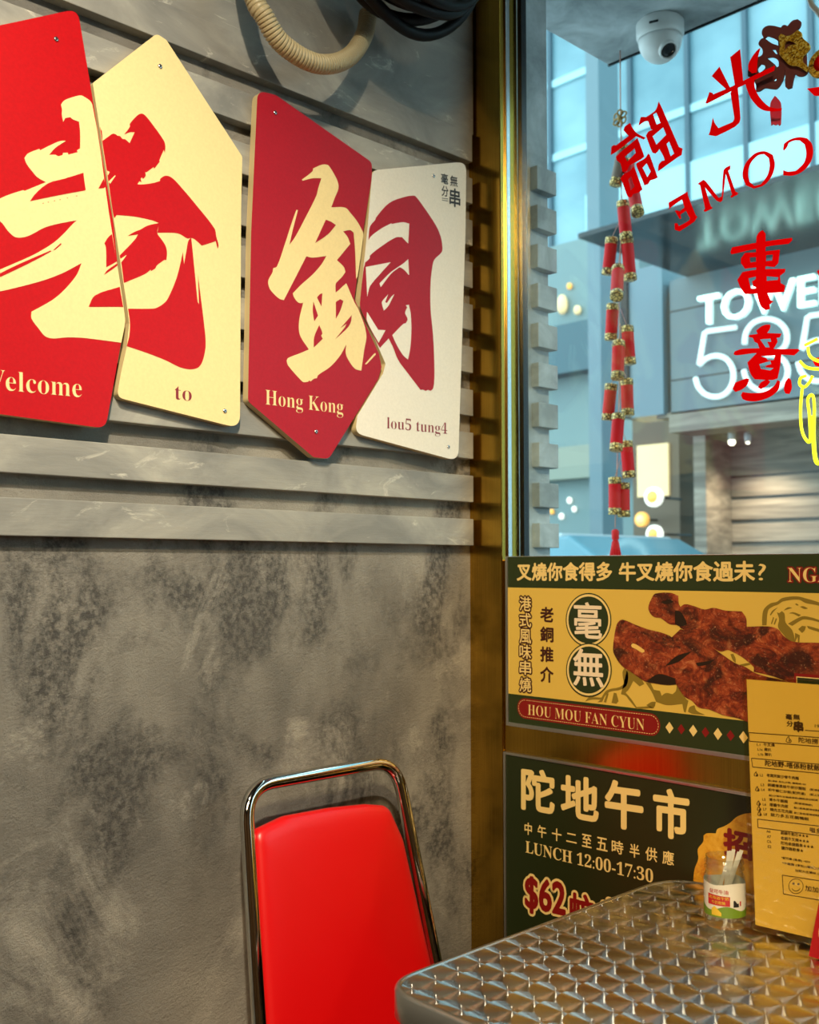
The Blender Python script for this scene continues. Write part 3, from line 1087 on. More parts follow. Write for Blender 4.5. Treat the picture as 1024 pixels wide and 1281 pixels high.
# glittering ornament stuck to the glass at the top
orn = thing('hanging_ornament', (0.6, 0.05, 1.72), 'dark maroon cut-out ornament with gold glitter and a red ribbon, high on the window', 'decoration', 'glitter ornaments on the window')
PO = plane_y(0.050)
TO = lambda q: tile(930, 0, 7.117, q)


def plate(mb, pts, holes, y0, y1, m=0):
    P0 = plane_y(y0)
    mb.prism([P0(p) for p in spline(pts, 60)], (0, y1 - y0, 0), m, holes=[[P0(p) for p in spline(h_, 60)] for h_ in holes])


o_ = MB()
plate(o_, TO([(160, 300), (170, 255), (215, 228), (270, 230), (330, 245), (345, 225), (372, 222), (388, 232), (430, 185), (480, 170), (505, 195), (497, 240), (470, 270), (540, 380), (560, 590), (572, 620), (545, 668), (490, 680), (452, 660), (440, 700), (425, 780), (390, 792), (370, 770), (368, 690), (372, 600), (355, 680), (330, 740), (290, 790), (240, 790), (180, 785), (140, 810), (108, 815), (105, 750), (60, 690), (35, 680), (40, 610), (100, 520), (160, 490), (165, 440), (130, 395), (145, 355), (175, 335)]),
      [TO([(185, 340), (210, 322), (300, 362), (306, 405), (250, 385)]), TO([(250, 440), (280, 440), (300, 480), (285, 480)]), TO([(205, 515), (260, 510), (305, 540), (310, 590), (290, 600), (270, 570), (240, 545)]), TO([(120, 610), (150, 570), (185, 580), (190, 605), (145, 645), (125, 640)]), TO([(265, 710), (290, 690), (290, 715), (270, 725)])], 0.048, 0.051)
o_.build('cut_out_character', M_ORN, orn)
o_ = MB()
plate(o_, TO([(310, 330), (330, 300), (400, 320), (480, 265), (510, 290), (520, 335), (580, 390), (585, 430), (545, 480), (520, 510), (525, 550), (570, 600), (560, 640), (480, 590), (410, 580), (370, 545), (320, 490), (315, 470), (320, 400)]),
      [TO([(360, 390), (385, 365), (440, 375), (470, 395), (430, 400), (390, 415), (360, 460)])], 0.043, 0.046)
o_.build('glitter_flower', M_GLIT, orn)
o_ = MB()
plate(o_, TO([(275, 852), (295, 870), (328, 920), (328, 1100), (315, 1120), (300, 1105), (290, 1112), (275, 1115), (260, 1105), (243, 1118), (235, 925)]), [], 0.048, 0.0495)
o_.build('ribbon', M_PINK, orn)
o2 = thing('hanging_ornament', (0.63, 0.05, 1.75), 'round gold glitter ornament with a red middle at the right edge of the window', 'decoration', 'glitter ornaments on the window')
c0 = PO(TO([(705, 560)])[0])
MB().lathe([(0.0, 0), (0.0195, 0.0), (0.021, 0.0015), (0.0195, 0.003), (0, 0.003)], (c0.x, 0.051, c0.z), (0, -1, 0), 28).build('glitter_disc', M_GLIT, o2)
MB().lathe([(0.0, 0.0032), (0.011, 0.0032), (0.012, 0.004), (0, 0.0045)], (c0.x, 0.051, c0.z), (0, -1, 0), 28).build('red_centre', M_VRED, o2)

# yellow neon hung inside the glass at the right
neon = thing('neon_sign', (0.62, 0.02, 1.3), 'yellow green neon tube figure hanging in the window at the right', 'neon sign')
PN = plane_y(0.016)
for q in ([(1006, 432), (1014, 428), (1022, 424)], [(1010, 434), (1012, 444), (1019, 450), (1034, 454)],
          [(1000, 452), (1006, 458), (1014, 461), (1030, 462)],
          [(1008, 470), (1001, 473), (1000, 481), (1006, 484), (1012, 478), (1016, 470)],
          [(1003, 486), (1001, 510), (1002, 535), (1007, 549), (1013, 551), (1012, 520), (1010, 500), (1015, 494), (1018, 505), (1018, 550), (1021, 577), (1027, 580)],
          [(1016, 520), (1017, 560), (1020, 578), (1026, 576), (1030, 540), (1029, 490)]):
    MB().tube(curve3([PN(p) for p in q], 8), 0.0021, 8).build('neon_tube', M_NEON, neon)

# ------------------------------------------------------------------ the two printed signs below the window
PF = plane_y(-0.0042)
L1, L2, L3 = (0, -0.0003, 0), (0, -0.0006, 0), (0, -0.0009, 0)
L4 = (0, -0.0012, 0)
BX0, BX1, BZ0, BZ1 = 0.0905, 1.75, 0.9445, 1.2172
ban = thing('advertising_banner', (0.9, 0.0, BZ0), 'long yellow and green banner with grilled meat under the window', 'sign')
zt = PF((640, 735)).z
zb = PF((640, 868)).z
p_ = MB()
p_.box((BX0, -0.0042, BZ0), (BX1, 0.004, zb), 1)
p_.box((BX0, -0.0042, zb), (BX1, 0.004, zt), 0)
p_.box((BX0, -0.0042, zt), (BX1, 0.004, BZ1), 1)
p_.build('printed_panel', [M_YEL, M_GREEN], ban)
fr_ = MB()
fr_.box((BX0 - 0.0052, -0.006, BZ0 - 0.006), (BX0, 0.004, BZ1))
fr_.box((BX0, -0.006, BZ0 - 0.0062), (BX1, 0.004, BZ0))
fr_.box((BX0 - 0.004, -0.0046, BZ1), (BX1, 0.004, BZ1 + 0.0012))
fr_.build('metal_frame', M_ALU, ban, bevel=0.0008)
ob = MB()       # olive line drawings behind the meat
T34 = lambda q: tile(750, 720, 7.314, q)
T40 = lambda q: tile(884, 720, 7.314, q)
T50 = lambda q: tile(800, 800, 7.314, q)
T20 = lambda q: tile(630, 800, 5.12, q)
for q in (T40([(505, 455), (505, 390), (520, 310), (580, 255), (640, 240), (690, 205), (820, 190), (910, 210), (1024, 245), (1160, 300), (1160, 330), (1024, 275), (900, 250), (840, 220), (700, 235), (650, 265), (600, 285), (560, 320), (545, 455)]),
          T40([(640, 335), (660, 345), (685, 325), (710, 350), (720, 430), (780, 500), (810, 610), (760, 600), (700, 540), (650, 470), (660, 400)]),
          T40([(740, 440), (850, 380), (900, 372), (1024, 405), (1150, 470), (1024, 425), (900, 400), (860, 410), (780, 460)]),
          T40([(575, 360), (600, 320), (650, 290), (610, 330), (585, 365)]), T40([(700, 320), (740, 290), (780, 295), (735, 310)]),
          T40([(750, 345), (790, 335), (860, 360), (840, 375), (790, 350)]), T40([(850, 285), (880, 280), (925, 300), (890, 305)]), T40([(805, 260), (820, 255), (840, 270), (825, 275)]),
          T40([(585, 440), (605, 380), (615, 385), (595, 445)]), T40([(610, 445), (630, 390), (642, 395), (622, 450)]), T40([(835, 490), (870, 460), (905, 465), (895, 500), (870, 525)]),
          T40([(915, 460), (960, 470), (1060, 500), (1060, 525), (930, 485)]), T40([(805, 610), (805, 525), (850, 545), (845, 612), (832, 612), (830, 560)]),
          T40([(215, 720), (240, 715), (262, 760), (262, 800), (235, 770)]), T40([(300, 815), (380, 800), (400, 815), (330, 830)]),
          T50([(55, 395), (100, 400), (130, 460), (185, 470), (200, 515), (240, 490), (300, 500), (330, 470), (340, 410), (420, 540), (445, 560), (420, 670), (405, 660), (390, 590), (250, 600), (150, 570), (110, 480)]),
          T50([(440, 660), (455, 620), (500, 600), (520, 650), (600, 690), (480, 680)]),
          T50([(60, 600), (110, 570), (145, 570), (140, 610), (110, 630)]),
          T20([(520, 398), (545, 372), (625, 372), (660, 325), (740, 305), (770, 285), (760, 210), (775, 180), (795, 215), (788, 290), (750, 320), (680, 335), (650, 360), (630, 400), (600, 402), (620, 385), (560, 385)]),
          T20([(790, 190), (860, 225), (900, 285), (870, 300), (830, 265), (800, 320), (780, 340), (815, 380), (850, 432), (930, 425), (975, 400), (960, 440), (850, 445), (800, 385), (780, 360), (750, 350)]),
          T20([(640, 400), (660, 345), (672, 345), (655, 405)]), T20([(690, 405), (705, 340), (722, 345), (735, 395), (720, 412)])):
    decal(ob, PF, q, 0, off=L1)
ob.build('printed_line_drawing', M_OLIVE, ban)
mt = MB()
decal(mt, PF, T34([(445, 290), (480, 200), (510, 165), (650, 158), (720, 185), (725, 260), (740, 285), (780, 262), (850, 275), (960, 310), (1040, 295), (1150, 320), (1240, 325), (1300, 328), (1340, 390), (1345, 468), (1540, 465), (1630, 490), (1680, 550), (1770, 605), (2004, 615), (2150, 640), (2150, 1050), (1900, 1060), (1750, 985), (1580, 920), (1410, 880), (1410, 835), (1310, 750), (1200, 690), (1170, 680), (1110, 695), (1040, 662), (900, 560), (740, 480), (720, 455), (640, 445), (560, 390), (500, 380), (460, 340)]), 0, off=L2)
decal(mt, PF, T34([(150, 470), (180, 415), (220, 405), (330, 450), (440, 490), (560, 520), (640, 550), (660, 565), (740, 490), (900, 540), (1040, 662), (1120, 720), (1240, 800), (1340, 840), (1420, 890), (1550, 930), (1680, 960), (1760, 1000), (1900, 1100), (1900, 1400), (1500, 1390), (1266, 1305), (1126, 1275), (1006, 1225), (906, 1205), (846, 1145), (776, 1105), (701, 995), (620, 1002), (500, 985), (420, 970), (300, 890), (200, 820), (130, 710), (125, 640)]), 0, off=L3)
mt.build('printed_meat', M_MEAT, ban)
dk = MB()
decal(dk, PF, T34([(690, 320), (740, 330), (790, 410), (800, 450), (730, 462), (690, 440)]), 0, off=L3)
decal(dk, PF, T34([(560, 240), (640, 215), (680, 240), (600, 262)]), 0, off=L3)
decal(dk, PF, T34([(430, 970), (540, 900), (690, 940), (700, 995), (620, 1000)]), 0, off=L4)
decal(dk, PF, T34([(600, 830), (700, 740), (850, 690), (800, 730), (720, 790)]), 0, off=L4)
decal(dk, PF, T34([(880, 800), (1000, 780), (1060, 760), (1000, 810), (900, 830)]), 0, off=L4)
dk.build('printed_char_mark', mat('printed_char', srgb(40, 24, 8), 0.4), ban)
decal(MB(), PF, T34([(290, 635), (305, 620), (340, 632), (410, 680), (412, 698), (390, 705), (330, 670), (298, 655)]), 0, off=L4).build('printed_skewer_tip', mat('printed_wood', srgb(240, 196, 104), 0.4), ban)
tx = MB()
write(tx, '叉燒你食得多', PF, (646.8, 726), (765, 726.4), (646.8, 704.8), off=L1, bold=0.035)
tx.build('printed_heading', M_LCREAM, ban)
tx = MB()
write(tx, '牛叉燒你食過未', PF, (774.5, 726.4), (943.5, 727), (774.5, 704), off=L1, bold=0.035)
write(tx, serif('?'), PF, (948, 726), (958, 726.2), (948, 705.2), off=L1, thin=-0.004)
tx.build('printed_heading', M_LCREAM, ban)
tx = MB()
write(tx, serif('NGAU'), PF, (985.5, 728), (1058, 729), (985.5, 710), off=L2, thin=-0.008)
tx.build('printed_heading', M_LCREAM, ban)
write(MB(), serif('NGAU'), PF, (985.5, 728), (1058, 729), (985.5, 710), off=L1, bold=0.10, steps=10).build('printed_heading_outline', M_DRED, ban)
c1, c1o, c2 = MB(), MB(), MB()
for ch_, cy_ in zip('港式風味串燒', (755.3, 775.6, 796, 815.3, 835.3, 856.6)):
    bx = ((650, cy_ + 8.2), (664.2, cy_ + 9.3), (650, cy_ - 9.2))
    write(c1, ch_, PF, *bx, off=L2, bold=0.012)
    write(c1o, ch_, PF, *bx, off=L1, bold=0.12, steps=12)
for ch_, y0, y1 in (('老', 759.3, 777), ('銅', 784, 802), ('推', 809, 827), ('介', 834, 852.5)):
    write(c2, ch_, PF, (676, y1), (691.8, y1 + 1.3), (676, y0), off=L1, bold=0.035)
c1.build('printed_column', M_LCREAM, ban)
c1o.build('printed_column_outline', M_BROWN, ban)
c2.build('printed_recommendation', M_BROWN, ban)


def ell(cx, cy, rx, ry, n=40):
    return [(cx + rx * math.cos(2 * math.pi * k / n), cy + ry * math.sin(2 * math.pi * k / n)) for k in range(n)]


for i_, (cx_, cy_, ch_, bx) in enumerate(((736, 775.5, '毫', ((718.5, 797), (752.5, 799), (718.5, 753.5))), (736.8, 838, '無', ((718, 856.5), (755, 859.5), (718, 811.5))))):
    e_ = MB()
    for j_, (rx, ry, m_) in enumerate(((28.6, 33.8, 0), (27.3, 32.2, 1), (25.0, 29.4, 0))):
        decal(e_, PF, ell(cx_, cy_, rx, ry), m_, sm=False, off=(0, -0.0003 - 0.0002 * j_ - 0.0008 * i_, 0))
    write(e_, ch_, PF, *bx, m=2, off=(0, -0.0009 - 0.0008 * i_, 0), bold=0.018)
    e_.build('printed_roundel', [M_GREEN, M_LCREAM, M_SAUCE], ban)


def capsule(A, B, r, n=12):
    ax = (B - A).normalized()
    uz = Vector((0, 0, 1))
    out = []
    for k in range(n + 1):
        a = math.pi / 2 + math.pi * k / n
        out.append(A + ax * math.cos(a) * r + uz * math.sin(a) * r)
    for k in range(n + 1):
        a = -math.pi / 2 + math.pi * k / n
        out.append(B + ax * math.cos(a) * r + uz * math.sin(a) * r)
    return out


A_, B_ = PF((656.5, 886.2)), PF((813.5, 909))
B_.z = A_.z
pill = MB()
pill.poly([p + Vector(L1) for p in capsule(A_, B_, 0.0165)], m=0)
loop = capsule(A_, B_, 0.0135, 14)
loop.append(loop[0])
seg = []
for a, b in zip(loop, loop[1:]):
    n_ = max(1, int((b - a).length / 0.0006))
    seg += [a + (b - a) * (k / n_) for k in range(n_)]
step = 7
for k in range(0, len(seg) - 4, step):
    a, b = seg[k], seg[k + 4]
    t_ = (b - a)
    if t_.length < 1e-6:
        continue
    nn = Vector((-t_.z, 0, t_.x)).normalized() * 0.00045
    pill.poly([p + Vector(L2) for p in (a - nn, b - nn, b + nn, a + nn)], m=1)
write(pill, serif('HOU MOU FAN CYUN'), PF, (660.3, 894.2), (806, 914.2), (660.3, 881), m=1, off=L2, thin=-0.012)
pill.build('printed_name_plate', [M_DRED, M_LCREAM], ban)
dm = MB()
d0, d1 = PF((837.2, 910.3)), PF((851.9, 912.6))
for k in range(40):
    c_ = Vector((d0.x + (d1.x - d0.x) * k, d0.y - 0.0003, d0.z))
    hw, hh = (0.0066, 0.0084) if k % 2 == 0 else (0.0060, 0.0074)
    dm.poly([c_ + Vector((-hw, 0, 0)), c_ + Vector((0, 0, -hh)), c_ + Vector((hw, 0, 0)), c_ + Vector((0, 0, hh))], m=k % 2)
dm.build('printed_diamond_row', [M_LCREAM, M_DRED], ban)
gb = MB()
a_, b_ = PF((993.5, 842)), PF((1040, 880))
gb.poly([Vector((x, a_.y - 0.0013, z)) for x, z in ((a_.x, a_.z), (0.95, a_.z), (0.95, b_.z - .03), (a_.x, b_.z - .03))], m=1)
gb.poly([Vector((x, a_.y - 0.0016, z)) for x, z in ((a_.x + .003, a_.z - .004), (0.947, a_.z - .004), (0.947, b_.z - .027), (a_.x + .003, b_.z - .027))], m=2)
gb.poly([Vector((x, a_.y - 0.0019, z)) for x, z in ((a_.x + .0042, a_.z - .0052), (0.946, a_.z - .0052), (0.946, b_.z - .026), (a_.x + .0042, b_.z - .026))], m=0)
gb.build('printed_corner_box', [M_GREEN, M_DRED, M_LCREAM], ban)

PX0, PZ1, PZ0 = 0.0838, 0.8905, 0.36
lun = thing('lunch_poster', (0.8, 0, PZ0), 'dark green lunch poster with cream characters and price behind the table', 'sign')
p_ = MB().box((PX0, -0.0042, PZ0), (1.75, 0.004, PZ1))
p_.build('printed_panel', M_GREEND, lun)
fr_ = MB()
fr_.box((PX0 - 0.005, -0.006, PZ0), (PX0, 0.004, PZ1 + 0.004))
fr_.box((PX0, -0.006, PZ1), (1.75, 0.004, PZ1 + 0.0045))
fr_.build('metal_frame', M_ALU, lun, bevel=0.0008)
tx = MB()
for ch_, a, b, c_ in (('陀', (653, 1011), (692.3, 1018), (653, 961)), ('地', (702.4, 1019.5), (747.4, 1027.5), (702.4, 969.5)),
                      ('午', (757.8, 1032), (803, 1039.5), (757.8, 976)), ('市', (818.3, 1044), (860.5, 1051), (818.3, 986))):
    write(tx, ch_, PF, a, b, c_, off=L1, bold=0.035)
tx.build('printed_heading', M_LCREAM, lun)
tx = MB()
for k, ch_ in enumerate('中午十二至五時半供應'):
    x0 = (656.2, 672.5, 690.5, 708.3, 728, 746.3, 765.2, 787.5, 807.3, 828.5)[k]
    x1 = (665, 683, 702, 721, 739.5, 759.5, 779.3, 799.5, 821.5, 842.5)[k]
    sl = 0.214
    yb = 1043.2 + (x0 - 656.2) * sl
    hh = 14.6 + k * 0.25
    fl = 0.0
    if ch_ == '二':
        yb -= 1.8
        hh *= 0.72
    write(tx, ch_, PF, (x0, yb), (x1, yb + (x1 - x0) * sl), (x0, yb - hh), off=L1, bold=0.018)
write(tx, serif('LUNCH 12:00-17:30'), PF, (657.2, 1066.5), (816.8, 1105), (657.2, 1050.8), off=L1, thin=0.0)
tx.build('printed_hours', M_LCREAM, lun)
pr, pro = MB(), MB()
for s_, a, b, c_ in (('$62', (657.5, 1140), (706.5, 1151), (657.5, 1096)), ('蚊', (712.5, 1157), (742, 1164), (712.5, 1116)), ('起', (752, 1166), (790, 1175), (752, 1124))):
    write(pr, s_, PF, a, b, c_, off=L2, bold=0.035, steps=10)
    write(pro, s_, PF, a, b, c_, off=L1, bold=0.105, steps=14)
pr.build('printed_price', M_DRED, lun)
pro.build('printed_price_outline', M_LCREAM, lun)
bl = MB()
T9 = lambda q: tile(860, 1000, 7.54, q)
decal(bl, PF, T9([(52, 790), (58, 700), (70, 640), (100, 560), (95, 470), (145, 400), (150, 340), (180, 320), (265, 320), (280, 280), (340, 255), (400, 220), (470, 160), (580, 130), (700, 150), (820, 300), (860, 500), (880, 900), (52, 900)]), 0, off=L1)
bl.build('printed_egg', M_BLOB, lun)
bt = MB()
write(bt, '招', PF, (906, 1068), (940, 1076), (906, 1036), off=L3, bold=0.05, m=0)
bt.build('printed_badge_character', M_DRED, lun)

# ------------------------------------------------------------------ table
TZ = 0.765
tx0, tx1, ty0, ty1 = 0.403, 1.12, -0.578, -0.0125
tab = thing('dining_table', ((tx0 + tx1) / 2, (ty0 + ty1) / 2, 0), 'steel table with swirl-polished top in front of the green lunch poster', 'table')
out2 = rounded([(tx0, ty0), (tx1, ty0), (tx1, ty1), (tx0, ty1)], [0.055, 0.055, 0.06, 0.075], 10)


def inset(pts, c, d):
    r_ = []
    n_ = len(pts)
    for i in range(n_):
        a, b = Vector(pts[i - 1]), Vector(pts[(i + 1) % n_])
        t_ = (b - a).normalized()
        r_.append((pts[i][0] - t_.y * d, pts[i][1] + t_.x * d))
    return r_


in2 = inset(out2, None, 0.0075)
top = MB()
top.poly([(x, y, TZ - 0.0012) for x, y in in2])
top.build('tabletop', M_TURN, tab)
rim = MB()
prof = [(0.0075, TZ - 0.0014), (0.0065, TZ - 0.0002), (0.004, TZ), (0.0015, TZ - 0.0006), (0.0, TZ - 0.003), (0.0, TZ - 0.030), (0.002, TZ - 0.032), (0.02, TZ - 0.032)]
rim.rings([[(x, y, z) for x, y in inset(out2, None, d)] for d, z in prof], 0, True, True, False, True)
rim.build('rim', M_ALU, tab)
MB().box(((tx0 + tx1) / 2 - 0.2, (ty0 + ty1) / 2 - 0.2, TZ - 0.045), ((tx0 + tx1) / 2 + 0.2, (ty0 + ty1) / 2 + 0.2, TZ - 0.032)).build('mounting_plate', M_DARKP, tab)
cxt, cyt = (tx0 + tx1) / 2, (ty0 + ty1) / 2
MB().lathe([(0.035, 0.03), (0.035, TZ - 0.045)], (cxt, cyt, 0), seg=24).build('pedestal', M_STEEL, tab)
MB().lathe([(0.20, 0), (0.20, 0.012), (0.05, 0.04)], (cxt, cyt, 0), seg=40).build('base', M_DARKP, tab)

# ------------------------------------------------------------------ chair
chair = thing('dining_chair', (0.32, -0.37, 0), 'red vinyl chair with bent chrome back frame leaning at the grey wall', 'chair')
LK = 0.25


def lean(y, z, d=0.0):
    """point of the leaning back; d = in front of its plane"""
    return Vector((0.055 + LK * (0.92 - z) + d * 0.97, y, z + d * LK * 0.97))


zc = 0.450
outl = [(-0.548, zc), (-0.530, 0.62), (-0.506, 0.906), (-0.230, 0.906), (-0.216, 0.62), (-0.206, zc)]
back = rounded(outl, [0, 0, 0.05, 0.05, 0, 0], 10)
pth = [lean(y, z) for y, z in back]
xb = pth[0].x
leg_l = [Vector((xb - 0.075, -0.553, 0.012)), Vector((xb - 0.03, -0.552, 0.22)), Vector((xb - 0.004, -0.550, 0.39))]
leg_r = [Vector((xb - 0.004, -0.203, 0.39)), Vector((xb - 0.03, -0.200, 0.22)), Vector((xb - 0.075, -0.197, 0.012))]
MB().tube(pth, 0.0098, 16).build('back_frame', M_CHROME, chair)
MB().tube(curve3(leg_l + [pth[0]], 8), 0.0098, 14).build('leg', M_CHROME, chair)
MB().tube(curve3([pth[-1]] + leg_r, 8), 0.0098, 14).build('leg', M_CHROME, chair)
for yy in (-0.553, -0.197):
    MB().tube(curve3([(xb, yy, 0.43), (0.46, yy, 0.43), (0.50, yy, 0.40), (0.525, yy, 0.012)], 8), 0.0098, 14).build('leg', M_CHROME, chair)
MB().tube([(0.16, -0.54, 0.426), (0.16, -0.20, 0.426)], 0.008, 10).build('seat_frame', M_CHROME, chair)
MB().tube([(0.45, -0.54, 0.426), (0.45, -0.20, 0.426)], 0.008, 10).build('seat_frame', M_CHROME, chair)
# padded back
pad2 = rounded([(-0.502, 0.850), (-0.448, 0.8605), (-0.367, 0.859), (-0.302, 0.854), (-0.262, 0.846), (-0.243, 0.797), (-0.227, 0.62), (-0.217, 0.50), (-0.534, 0.50), (-0.522, 0.626)],
               [0.016, 0.04, 0.06, 0.04, 0.022, 0.04, 0, 0.03, 0.03, 0], 8)
cc = Vector((sum(p[0] for p in pad2) / len(pad2), 0.68))


def pad_ring(e, d):
    r_ = []
    for y, z in pad2:
        v_ = Vector((y, z)) - cc
        L = v_.length
        v_ = v_ * max(0.0, (L - e) / L) if e < 0.09 else v_ * (1 - e)
        r_.append(lean(cc.x + v_.x, cc.y + v_.y, d))
    return r_


cb = MB()
cb.rings([pad_ring(0.004, -0.014), pad_ring(0.0005, -0.010), pad_ring(0, -0.005), pad_ring(0.0005, 0.0), pad_ring(0.0025, 0.004), pad_ring(0.006, 0.007), pad_ring(0.012, 0.0092), pad_ring(0.024, 0.011),
          pad_ring(0.05, 0.0128), pad_ring(0.088, 0.0142), pad_ring(0.7, 0.017), pad_ring(0.97, 0.018)], 0, True)
cb.build('back_cushion', M_VINYL, chair)
st = rounded([(0.15, -0.555), (0.535, -0.575), (0.535, -0.165), (0.15, -0.185)], 0.05, 8)
sr = MB()
sc = Vector((0.34, -0.37))
rings = []
for e, z in ((0.01, 0.436), (0.0, 0.445), (0.0, 0.462), (0.006, 0.474), (0.02, 0.483), (0.06, 0.489), (0.18, 0.491)):
    rings.append([(sc.x + (x - sc.x) * (1 - e / 0.2), sc.y + (y - sc.y) * (1 - e / 0.2), z) for x, y in st])
sr.rings(rings, 0, True)
sr.build('seat', M_VINYL, chair)

# ------------------------------------------------------------------ things on the table
jc = Vector((0.5635, -0.152, TZ))
jar = thing('toothpick_jar', tuple(jc), 'small clear plastic jar with a white, red and green label on the steel table', 'jar')
j = MB()
R_ = 0.0242
prof = [(0.0, 0.0012), (R_ - 0.002, 0.0012), (R_, 0.004), (R_, 0.060), (R_ - 0.0022, 0.066), (R_ - 0.0022, 0.068), (R_ - 0.0008, 0.069), (R_ - 0.0008, 0.071), (R_ - 0.0022, 0.072),
        (R_ - 0.0022, 0.075), (R_ - 0.0008, 0.076), (R_ - 0.0008, 0.078), (R_ - 0.002, 0.079), (R_ - 0.002, 0.083), (R_ - 0.0032, 0.083), (R_ - 0.0035, 0.066), (R_ - 0.0013, 0.059), (R_ - 0.0013, 0.005), (0.0, 0.004)]
j.lathe(prof, jc, seg=40, cap0=False, cap1=False)
j.build('jar_body', M_JAR, jar)
tc = math.atan2(CAM.y - jc.y, CAM.x - jc.x)


def wrap(a, z, r):
    """a = metres along the label to the viewer's right"""
    th = tc + a / R_
    return Vector((jc.x + r * math.cos(th), jc.y + r * math.sin(th), jc.z + z))


def band(mb, a0, a1, z0, z1, r, m, n=24, wav=None):
    i = len(mb.v)
    for k in range(n + 1):
        a = a0 + (a1 - a0) * k / n
        zz1 = z1(a) if callable(z1) else z1
        mb.v += [wrap(a, z0, r), wrap(a, zz1, r)]
    for k in range(n):
        mb.face([i + 2 * k, i + 2 * k + 2, i + 2 * k + 3, i + 2 * k + 1], m, True)


lb = MB()
MG1, MG2 = mat('label_green', srgb(110, 140, 30), 0.4), mat('label_yellow', srgb(226, 186, 50), 0.4)
MLR, MLW = mat('label_red', srgb(188, 30, 34), 0.4), mat('label_white', srgb(226, 220, 208), 0.4)
half = math.pi * R_ * 0.98
band(lb, -half, half, 0.016, lambda a: 0.055 + 0.0015 * math.sin(a * 120), R_ + 0.0003, 0, 60)
band(lb, -half, half, 0.016, lambda a: 0.0265 + 0.003 * math.sin(a * 150 + 1.2), R_ + 0.0005, 1, 60)
band(lb, -0.016, -0.004, 0.018, lambda a: 0.029 - abs(a + 0.012) * 0.9, R_ + 0.0007, 2, 10)
band(lb, -0.021, 0.006, 0.030, lambda a: 0.0415 - a * 0.05, R_ + 0.0007, 3, 14)
band(lb, 0.010, 0.017, 0.029, lambda a: 0.035 + 0.002 * math.sin(a * 700), R_ + 0.0007, 4, 12)
band(lb, 0.0185, 0.0205, 0.030, 0.0355, R_ + 0.0007, 3, 4)


def lab_text(s_, a0, a1, z0, z1, m, bold=0.02, r=R_ + 0.0009):
    vs, fs, asp = text_geo(s_)
    for sx in (0, bold):
        i = len(lb.v)
        for x, y in vs:
            lb.v.append(wrap(a0 + (a1 - a0) * x + sx * (z1 - z0), z0 + (z1 - z0) * y, r))
        for q in fs:
            lb.face([i + k for k in q], m)


lab_text('益可牛油', -0.0185, 0.004, 0.0440, 0.0490, 3)
lab_text('北海道牛奶', -0.0195, 0.0045, 0.0372, 0.0410, 2)
lab_text('牛奶軟糖', -0.0155, 0.0005, 0.0316, 0.0356, 2)
lb.build('label', [MLW, MG1, MG2, MLR, M_INK], jar)
random.seed(2)
for k in range(5):
    fx, fy = jc.x + 0.002 + random.uniform(-0.008, 0.006), jc.y + random.uniform(-0.006, 0.006)
    base = Vector((fx - 0.010, fy - 0.006, TZ + 0.006))
    tip_ = Vector((jc.x, jc.y, TZ)) + RV * (0.006 + 0.0042 * k - 0.002) + FH * (-0.006 + 0.004 * (k % 3)) + Vector((0, 0, 0.0905 - 0.001 * (k % 2)))
    d_ = (tip_ - base).normalized()
    wv = (RV - d_ * RV.dot(d_)).normalized() * 0.0021
    nv = d_.cross(wv).normalized() * 0.0006
    s_ = MB()
    s_.rings([[base - wv - nv, base + wv - nv, base + wv + nv, base - wv + nv], [tip_ - wv - nv, tip_ + wv - nv, tip_ + wv + nv, tip_ - wv + nv]], 0, False)
    tag(s_.build('toothpick', M_WPAPER, loc=tuple(base)), 'paper wrapped toothpick standing in the small labelled jar', 'toothpick', 'wrapped toothpicks in the jar')

# menu card in its clear holder
B0, B1 = on(938.5, 1165, 2, TZ), on(1010, 1182.5, 2, TZ)
bv = (B1 - B0).normalized()
bk = Vector((-bv.y, bv.x, 0))
PH = math.radians(-2.5)
uv = Vector((0, 0, 1)) * math.cos(PH) + bk * math.sin(PH)
nf = bv.cross(uv).normalized()                # towards the viewer
MO = B0.copy()
hold = thing('menu_holder', tuple(MO + bv * 0.11), 'clear acrylic table stand holding the yellow menu sheet', 'menu holder')


def slab(mb, s0, s1, t0, t1, n0, n1, m=0):
    q = [MO + bv * s + uv * t for s, t in ((s0, t0), (s1, t0), (s1, t1), (s0, t1))]
    mb.prism([p + nf * n0 for p in q], nf * (n1 - n0), m)


W_ = 0.222
hb = MB()
slab(hb, 0.0, W_, 0.002, 0.305, -0.0009, 0.0006)
hb.build('front_sheet', M_ACRY, hold)
hb = MB()
slab(hb, 0.0, W_, 0.002, 0.305, -0.0048, -0.0030)
hb.build('back_sheet', M_ACRY, hold)
hb = MB()
slab(hb, -0.001, W_ + 0.001, 0.0, 0.009, -0.03, -0.0050)
hb.build('foot', M_ACRY, hold)
NP = -0.0018
menu = thing('menu_sheet', tuple(MO + bv * 0.11 + uv * 0.004), 'printed yellow menu sheet standing upright on the steel table', 'menu')
ms = MB()
slab(ms, 0.0055, W_ - 0.004, 0.0085, 0.301, NP - 0.0003, NP)
ms.build('paper', M_PAPER, menu)
PM = plane_n(MO + nf * NP, nf)
MF = nf * 0.0003
MA = lambda q: tile(924, 860, 10.24, q)
MBt = lambda q: tile(924, 950, 10.24, q)
MC = lambda q: tile(924, 1040, 7.54, q)
ink = MB()


def mtext(s_, f_, x0, y0, x1, y1, h_, bold=0.02, thin=0.0):
    a, b, c_ = f_([(x0, y0), (x1, y1), (x0, y0 - h_)])
    write(ink, s_, PM, a, b, c_, off=MF, bold=bold, thin=thin, steps=4)


